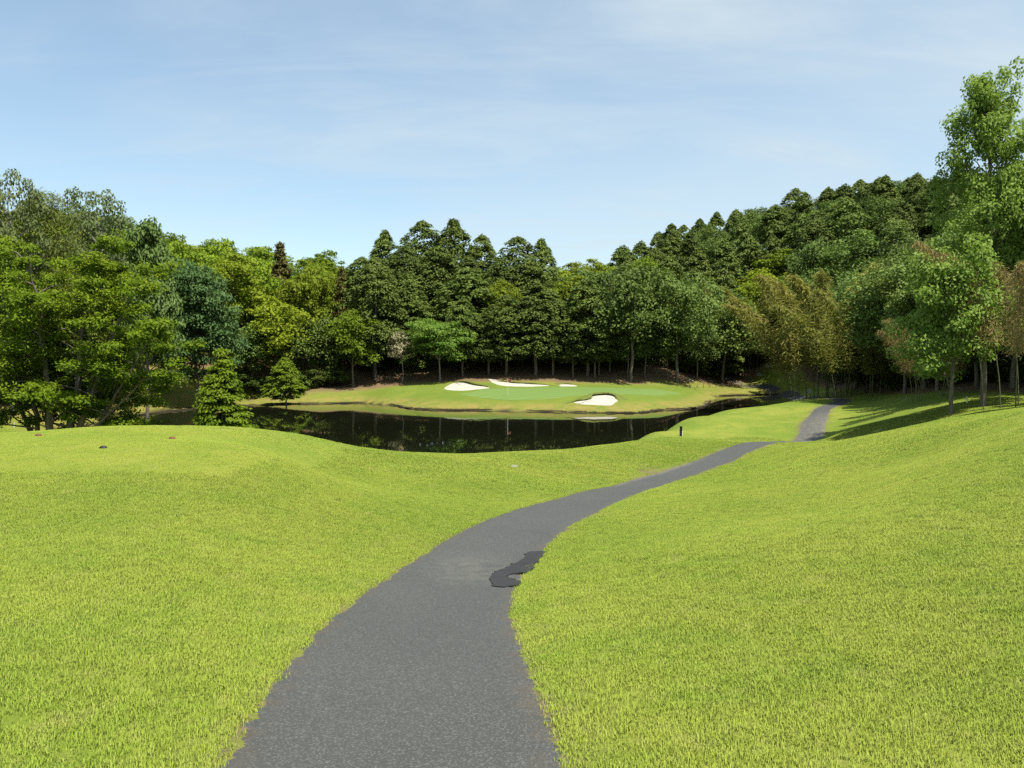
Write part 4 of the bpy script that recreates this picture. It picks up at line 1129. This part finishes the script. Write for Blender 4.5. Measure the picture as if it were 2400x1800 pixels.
# ------------------------------------------------------------------ grass: blades on the near lawn
def grass(name, label_seed, area, scale, count_per, blade_h, blade_w, side, keep_tee, fringe=False):
    """stuff: tufts of blades set on the ground by geometry nodes; the tuft is stored in the same mesh as the points"""
    rng = np.random.default_rng(label_seed)
    x0, x1, y0, y1, gap = area
    gxs, gys = np.arange(x0, x1, gap), np.arange(y0, y1, gap)
    GX, GY = np.meshgrid(gxs, gys)
    px_ = (GX + rng.uniform(-.6, .6, GX.shape) * gap).ravel(); py_ = (GY + rng.uniform(-.6, .6, GX.shape) * gap).ravel()
    wedge = np.abs(px_) < (np.maximum(py_, 0) * 0.74 + 3.2)
    px_, py_ = px_[wedge], py_[wedge]
    d = path_dist(px_, py_)
    ok = d > np.where(rng.uniform(0, 1, len(d)) < 0.3, 0.02, 0.10) + side * 0.24
    if fringe:
        cell = np.sin(np.floor(px_ * 2.3) * 12.9898 + np.floor(py_ * 2.3) * 78.233) * 43758.5453
        ok = (d > -0.015) & (d < 0.2) & ((cell - np.floor(cell)) > 0.1)
    px_, py_, d = px_[ok], py_[ok], d[ok]
    zp = height(px_, py_)
    e = 0.1
    gxn = (height(px_ + e, py_) - height(px_ - e, py_)) / (2 * e); gyn = (height(px_, py_ + e) - height(px_, py_ - e)) / (2 * e)
    ok = (zp > 0.35) & (soil_spot(px_, py_) > rng.uniform(0.45, 0.9, len(px_)))
    tee_ = (py_ > 15.2) & (px_ < -5.6)
    hs = rng.uniform(0.75, 1.2, len(px_)) * np.where(tee_, keep_tee, 1.0)
    ok &= hs > 0.05
    px_, py_, zp, gxn, gyn, hs = [a[ok] for a in (px_, py_, zp, gxn, gyn, hs)]
    # tuft
    k = count_per
    b = rng.uniform(-side / 2, side / 2, (k, 2)) * 1.25
    a = rng.uniform(0, 6.28, k); ln = rng.uniform(0.15, 0.75, k); hh = blade_h * rng.uniform(0.55, 1.2, k); w = blade_w * rng.uniform(0.7, 1.3, k)
    dirn = np.stack([np.cos(a), np.sin(a)], 1); per = np.stack([-dirn[:, 1], dirn[:, 0]], 1)
    V = np.empty((k, 5, 3))
    V[:, 0, :2] = b - per * w[:, None] / 2; V[:, 1, :2] = b + per * w[:, None] / 2; V[:, :2, 2] = -0.008
    mid = b + dirn * (hh * ln * 0.35)[:, None]
    V[:, 2, :2] = mid + per * w[:, None] * 0.4; V[:, 3, :2] = mid - per * w[:, None] * 0.4; V[:, 2:4, 2] = (hh * 0.55)[:, None]
    V[:, 4, :2] = b + dirn * (hh * ln)[:, None]; V[:, 4, 2] = hh * (1 - 0.25 * ln)
    i0 = np.arange(k)[:, None] * 5
    Fq = [tuple(r) for r in (i0 + np.array([0, 1, 2, 3])).tolist()] + [tuple(r) for r in (i0 + np.array([3, 2, 4])).tolist()]
    nP = len(px_)
    VV = np.concatenate([V.reshape(-1, 3), np.stack([px_, py_, zp], 1)])
    me = mesh(name, VV, Fq)
    fattr(me, 'tint', np.r_[np.repeat(np.clip(rng.normal(0.4, 0.3, k), 0, 1), 5), np.zeros(nP)])
    tuft = me.attributes.new('is_tuft', 'BOOLEAN', 'POINT'); tuft.data.foreach_set('value', np.r_[np.ones(k * 5, bool), np.zeros(nP, bool)])
    rot = me.attributes.new('tilt', 'FLOAT_VECTOR', 'POINT')
    rv = np.zeros((len(VV), 3)); rv[k * 5:, 0] = np.arctan(gyn); rv[k * 5:, 1] = -np.arctan(gxn)
    rot.data.foreach_set('vector', rv.astype(np.float32).ravel())
    sc = me.attributes.new('size', 'FLOAT_VECTOR', 'POINT')
    sv = np.ones((len(VV), 3)); sv[k * 5:, 2] = hs
    sc.data.foreach_set('vector', (sv * scale).astype(np.float32).ravel())
    yaw = me.attributes.new('yaw', 'FLOAT', 'POINT'); yaw.data.foreach_set('value', np.r_[np.zeros(k * 5), rng.uniform(0, 6.28, nP)].astype(np.float32))
    o = obj(name, me, M['blades'])
    ng = bpy.data.node_groups.new(name + '_scatter', 'GeometryNodeTree')
    ng.interface.new_socket('Geometry', in_out='INPUT', socket_type='NodeSocketGeometry')
    ng.interface.new_socket('Geometry', in_out='OUTPUT', socket_type='NodeSocketGeometry')
    N_ = lambda t: ng.nodes.new(t)
    gi, go_ = N_('NodeGroupInput'), N_('NodeGroupOutput')
    def na(nm, dt):
        q = N_('GeometryNodeInputNamedAttribute'); q.data_type = dt; q.inputs[0].default_value = nm
        return q.outputs['Attribute']
    sg = N_('GeometryNodeSeparateGeometry'); sg.domain = 'POINT'
    ng.links.new(gi.outputs[0], sg.inputs[0]); ng.links.new(na('is_tuft', 'BOOLEAN'), sg.inputs[1])
    ip = N_('GeometryNodeInstanceOnPoints')
    ng.links.new(sg.outputs['Inverted'], ip.inputs['Points']); ng.links.new(sg.outputs['Selection'], ip.inputs['Instance'])
    e2r = N_('FunctionNodeEulerToRotation'); ng.links.new(na('tilt', 'FLOAT_VECTOR'), e2r.inputs[0])
    ng.links.new(e2r.outputs[0], ip.inputs['Rotation']); ng.links.new(na('size', 'FLOAT_VECTOR'), ip.inputs['Scale'])
    ri = N_('GeometryNodeRotateInstances')
    cx = N_('ShaderNodeCombineXYZ'); ng.links.new(na('yaw', 'FLOAT'), cx.inputs[2])
    e3 = N_('FunctionNodeEulerToRotation'); ng.links.new(cx.outputs[0], e3.inputs[0])
    ng.links.new(ip.outputs[0], ri.inputs['Instances']); ng.links.new(e3.outputs[0], ri.inputs['Rotation'])
    ng.links.new(ri.outputs[0], go_.inputs[0])
    md = o.modifiers.new('scatter', 'NODES'); md.node_group = ng
    tag(o, 'short mown green grass of the lawn', 'grass', kind='stuff')
    print(name, nP)
    return o
grass('grass', 21, (-19, 19, 1.5, 24.0, 0.22), 1.0, 430, 0.040, 0.0050, 0.30, 0.34)
grass('grass', 23, (-4, 9, 1.5, 30.0, 0.055), 1.0, 26, 0.034, 0.0055, 0.09, 0.0, True)
grass('grass', 22, (-36, 40, 24.0, 52.0, 0.52), 1.0, 680, 0.038, 0.013, 0.66, 0.36)

# ------------------------------------------------------------------ small things
M['red'] = plain_mat('red_paint', (0.13, 0.032, 0.024), 0.45)
M['black'] = plain_mat('black_plastic', (0.018, 0.018, 0.018), 0.5)
M['white'] = plain_mat('white_paint', (0.75, 0.74, 0.70), 0.5, vary=0.06)
M['wood'] = plain_mat('weathered_wood', (0.12, 0.085, 0.055), 0.8)
M['stone'] = plain_mat('pale_stone', (0.30, 0.28, 0.25), 0.85, vary=0.4)
M['concrete'] = plain_mat('drain_concrete', (0.20, 0.21, 0.15), 0.85)
M['greenpost'] = plain_mat('green_painted_steel', (0.10, 0.16, 0.06), 0.5)

def lathe(prof, sides=20):
    P = np.array(prof, float); an = np.linspace(0, 2 * math.pi, sides, endpoint=False)
    V = np.stack([P[:, None, 0] * np.cos(an), P[:, None, 0] * np.sin(an), np.broadcast_to(P[:, None, 1], (len(P), sides))], -1).reshape(-1, 3)
    Fs = []
    for i in range(len(P) - 1):
        for s in range(sides):
            t = (s + 1) % sides
            Fs.append((i * sides + s, i * sides + t, (i + 1) * sides + t, (i + 1) * sides + s))
    return V, Fs
def box(sx, sy, z0, z1, bev=0.01):
    import bmesh
    bm = bmesh.new()
    bmesh.ops.create_cube(bm, size=1.0)
    for v in bm.verts:
        v.co.x *= sx; v.co.y *= sy; v.co.z = z0 if v.co.z < 0 else z1
    if bev: bmesh.ops.bevel(bm, geom=bm.edges[:], offset=bev, segments=2, affect='EDGES')
    me = bpy.data.meshes.new('post'); bm.to_mesh(me); bm.free()
    return me

def tee_marker(u, v, D0, D1, col, label):
    x, y = ground_hit(u, v, D0, D1)
    root = empty('tee_marker', (x, y, gz(x, y)))
    tag(root, label, 'tee marker')
    dome = lathe([(0.0001, 0.085), (0.03, 0.082), (0.06, 0.07), (0.082, 0.05), (0.092, 0.025), (0.094, 0.004)], 24)
    obj('dome', mesh('tee_marker_dome', *dome, True), M[col], root, scale=(0.95, 0.8, 0.75))
    obj('spike', mesh('tee_marker_spike', *lathe([(0.008, 0.02), (0.008, -0.09), (0.0005, -0.12)], 8), True), M['black'], root)
tee_marker(90, 1022, 15, 26, 'red', 'red tee marker at the far left of the tee')
tee_marker(403, 1029, 15, 26, 'red', 'red tee marker at the right of the tee')
tee_marker(242, 1051, 13, 24, 'black', 'black tee marker, nearest of the three on the tee')

def stake(u, v, D0, D1, h, w, mat, label, name='marker_stake', cap=None, cat='stake', group=None):
    x, y = ground_hit(u, v, D0, D1)
    root = empty(name, (x, y, gz(x, y)))
    tag(root, label, cat, group)
    obj('post', box(w, w, -0.25, h, w * 0.08), M[mat], root)
    obj('cap', box(w * 1.08, w * 1.08, h, h + 0.07, w * 0.1), M[cap or mat], root)
    return root
x, y = ground_hit(1596, 1023, 48, 62)
root = empty('yardage_post', (x, y, gz(x, y)), -0.45)
tag(root, 'short black post with a white side standing on the lawn by the pond', 'post')
obj('post', box(0.17, 0.12, -0.3, 0.70, 0.012), M['black'], root)
obj('white_side', box(0.02, 0.13, 0.03, 0.36, 0.004), M['white'], root, loc=(0.099, 0.0, 0))  # narrow white strip low on the post's right side
stake(2266, 945, 40, 58, 0.34, 0.07, 'white', 'white stake at the edge of the shaded mound beside slim stems', cap='white')
stake(2124, 938, 45, 66, 0.22, 0.07, 'stone', 'pale stub post left of the white stake below the right wood')
stake(33, 1003, 36, 60, 0.30, 0.05, 'white', 'small white stake left of the spreading tree stems')
stake(1940, 916, 80, 120, 0.4, 0.06, 'white', 'thin white stake in the shade right of the far sign')
# notice board in the shade beyond the far bend of the path
x, y = xy(1895, 925, 96)
root = empty('notice_board', (x, y, gz(x, y)), 0.1)
tag(root, 'small white notice board on two legs in the shade beyond the far path', 'sign')
obj('panel', box(0.62, 0.05, 0.75, 1.25, 0.01), M['white'], root)
for s in (-1, 1):
    obj('leg', box(0.06, 0.06, -0.25, 1.2, 0.006), M['wood'], root, loc=(0.26 * s, 0.06, 0))
# flag
x, y = ground_hit(1190, 928, 90, 112)
root = empty('golf_flag', (x, y, gz(x, y) + 0.05))
tag(root, 'golf flagstick with a small red flag on the green', 'flag')
obj('flagstick', mesh('flagstick', *lathe([(0.022, -0.2), (0.02, 1.1), (0.016, 2.15), (0.0005, 2.17)], 8), True), M['white'], root)
fu = np.linspace(0, 1, 9); fvv = np.linspace(0, 1, 6)
FV = [(0.018 + 0.40 * a, 0.05 * math.sin(a * 5 + b) * a, 2.12 - 0.30 * b - 0.14 * a * a) for b in fvv for a in fu]
FF = [(i * 9 + j, i * 9 + j + 1, (i + 1) * 9 + j + 1, (i + 1) * 9 + j) for i in range(5) for j in range(8)]
fm = mesh('flag', FV, FF, True)
fo = obj('flag', fm, plain_mat('faded_red_cloth', (0.26, 0.07, 0.05), 0.8), root)
sm = fo.modifiers.new('cloth', 'SOLIDIFY'); sm.thickness = 0.006
# drain cover on the lawn
x, y = ground_hit(1198, 1093, 24, 40)
root = empty('drain_cover', (x, y, gz(x, y) - 0.02))
tag(root, 'pale round drain cover sunk in the lawn before the pond', 'drain cover')
obj('rim', mesh('drain_rim', *lathe([(0.19, -0.1), (0.27, -0.1), (0.27, 0.025), (0.25, 0.04), (0.21, 0.04), (0.19, 0.02)], 28), True), M['concrete'], root)
obj('lid', mesh('drain_lid', *lathe([(0.192, 0.0), (0.188, 0.03), (0.0005, 0.034)], 28)), M['concrete'], root)
# low rope fence by the right end of the green
fx = [ground_hit(u, 909, 105, 142) for u in np.linspace(1634, 1752, 9)]
root = empty('rope_fence', (*fx[0], gz(*fx[0])))
tag(root, 'low rope fence on small posts right of the green', 'fence')
b0 = np.array([*fx[0], gz(*fx[0])]); tops = []
for p in fx:
    q = np.array([*p, gz(*p)]) - b0
    obj('post', box(0.07, 0.07, -0.2, 0.75, 0.006), M['wood'], root, loc=q)
    tops.append(q + np.array([0, 0, 0.66]))
rp = []
for a, b in zip(tops[:-1], tops[1:]):
    for t in np.linspace(0, 1, 7, endpoint=False):
        rp.append(a + (b - a) * t - np.array([0, 0, 0.10 * math.sin(math.pi * t)]))
rp.append(tops[-1])
obj('rope', mesh('rope', *tubes([(np.array(rp), np.full(len(rp), 0.018))], 5), True), M['wood'], root)
# stones at the foot of the right end of the far wood
for i, (u, v, D, s) in enumerate([(1778, 877, 146, 0.6), (1800, 880, 146, 0.45), (1822, 869, 148, 0.55), (1620, 879, 128, 0.4)]):
    rgs = np.random.default_rng(60 + i)
    import bmesh
    bm = bmesh.new(); bmesh.ops.create_icosphere(bm, subdivisions=2, radius=s)
    for vv in bm.verts:
        vv.co *= 1 + rgs.normal(0, 0.10); vv.co.z *= 0.62
    me = bpy.data.meshes.new('stone'); bm.to_mesh(me); bm.free()
    x = (u - CU) / FPX * D
    tag(obj('stone', me, M['stone'], None, (x, D, gz(x, D) + s * 0.2), (0, 0, i)), ['grey stone left of the two others by the dark gap in the wood', 'smaller grey stone between two larger ones by the dark gap', 'grey stone furthest right by the dark gap in the wood', 'grey stone lying under the round oaks'][i], 'stone')
print('objects', len(bpy.data.objects), COUNT)
print('triangles', sum(len(me.loop_triangles) or sum(len(p.vertices) - 2 for p in me.polygons) for me in bpy.data.meshes if len(me.polygons) < 400000))
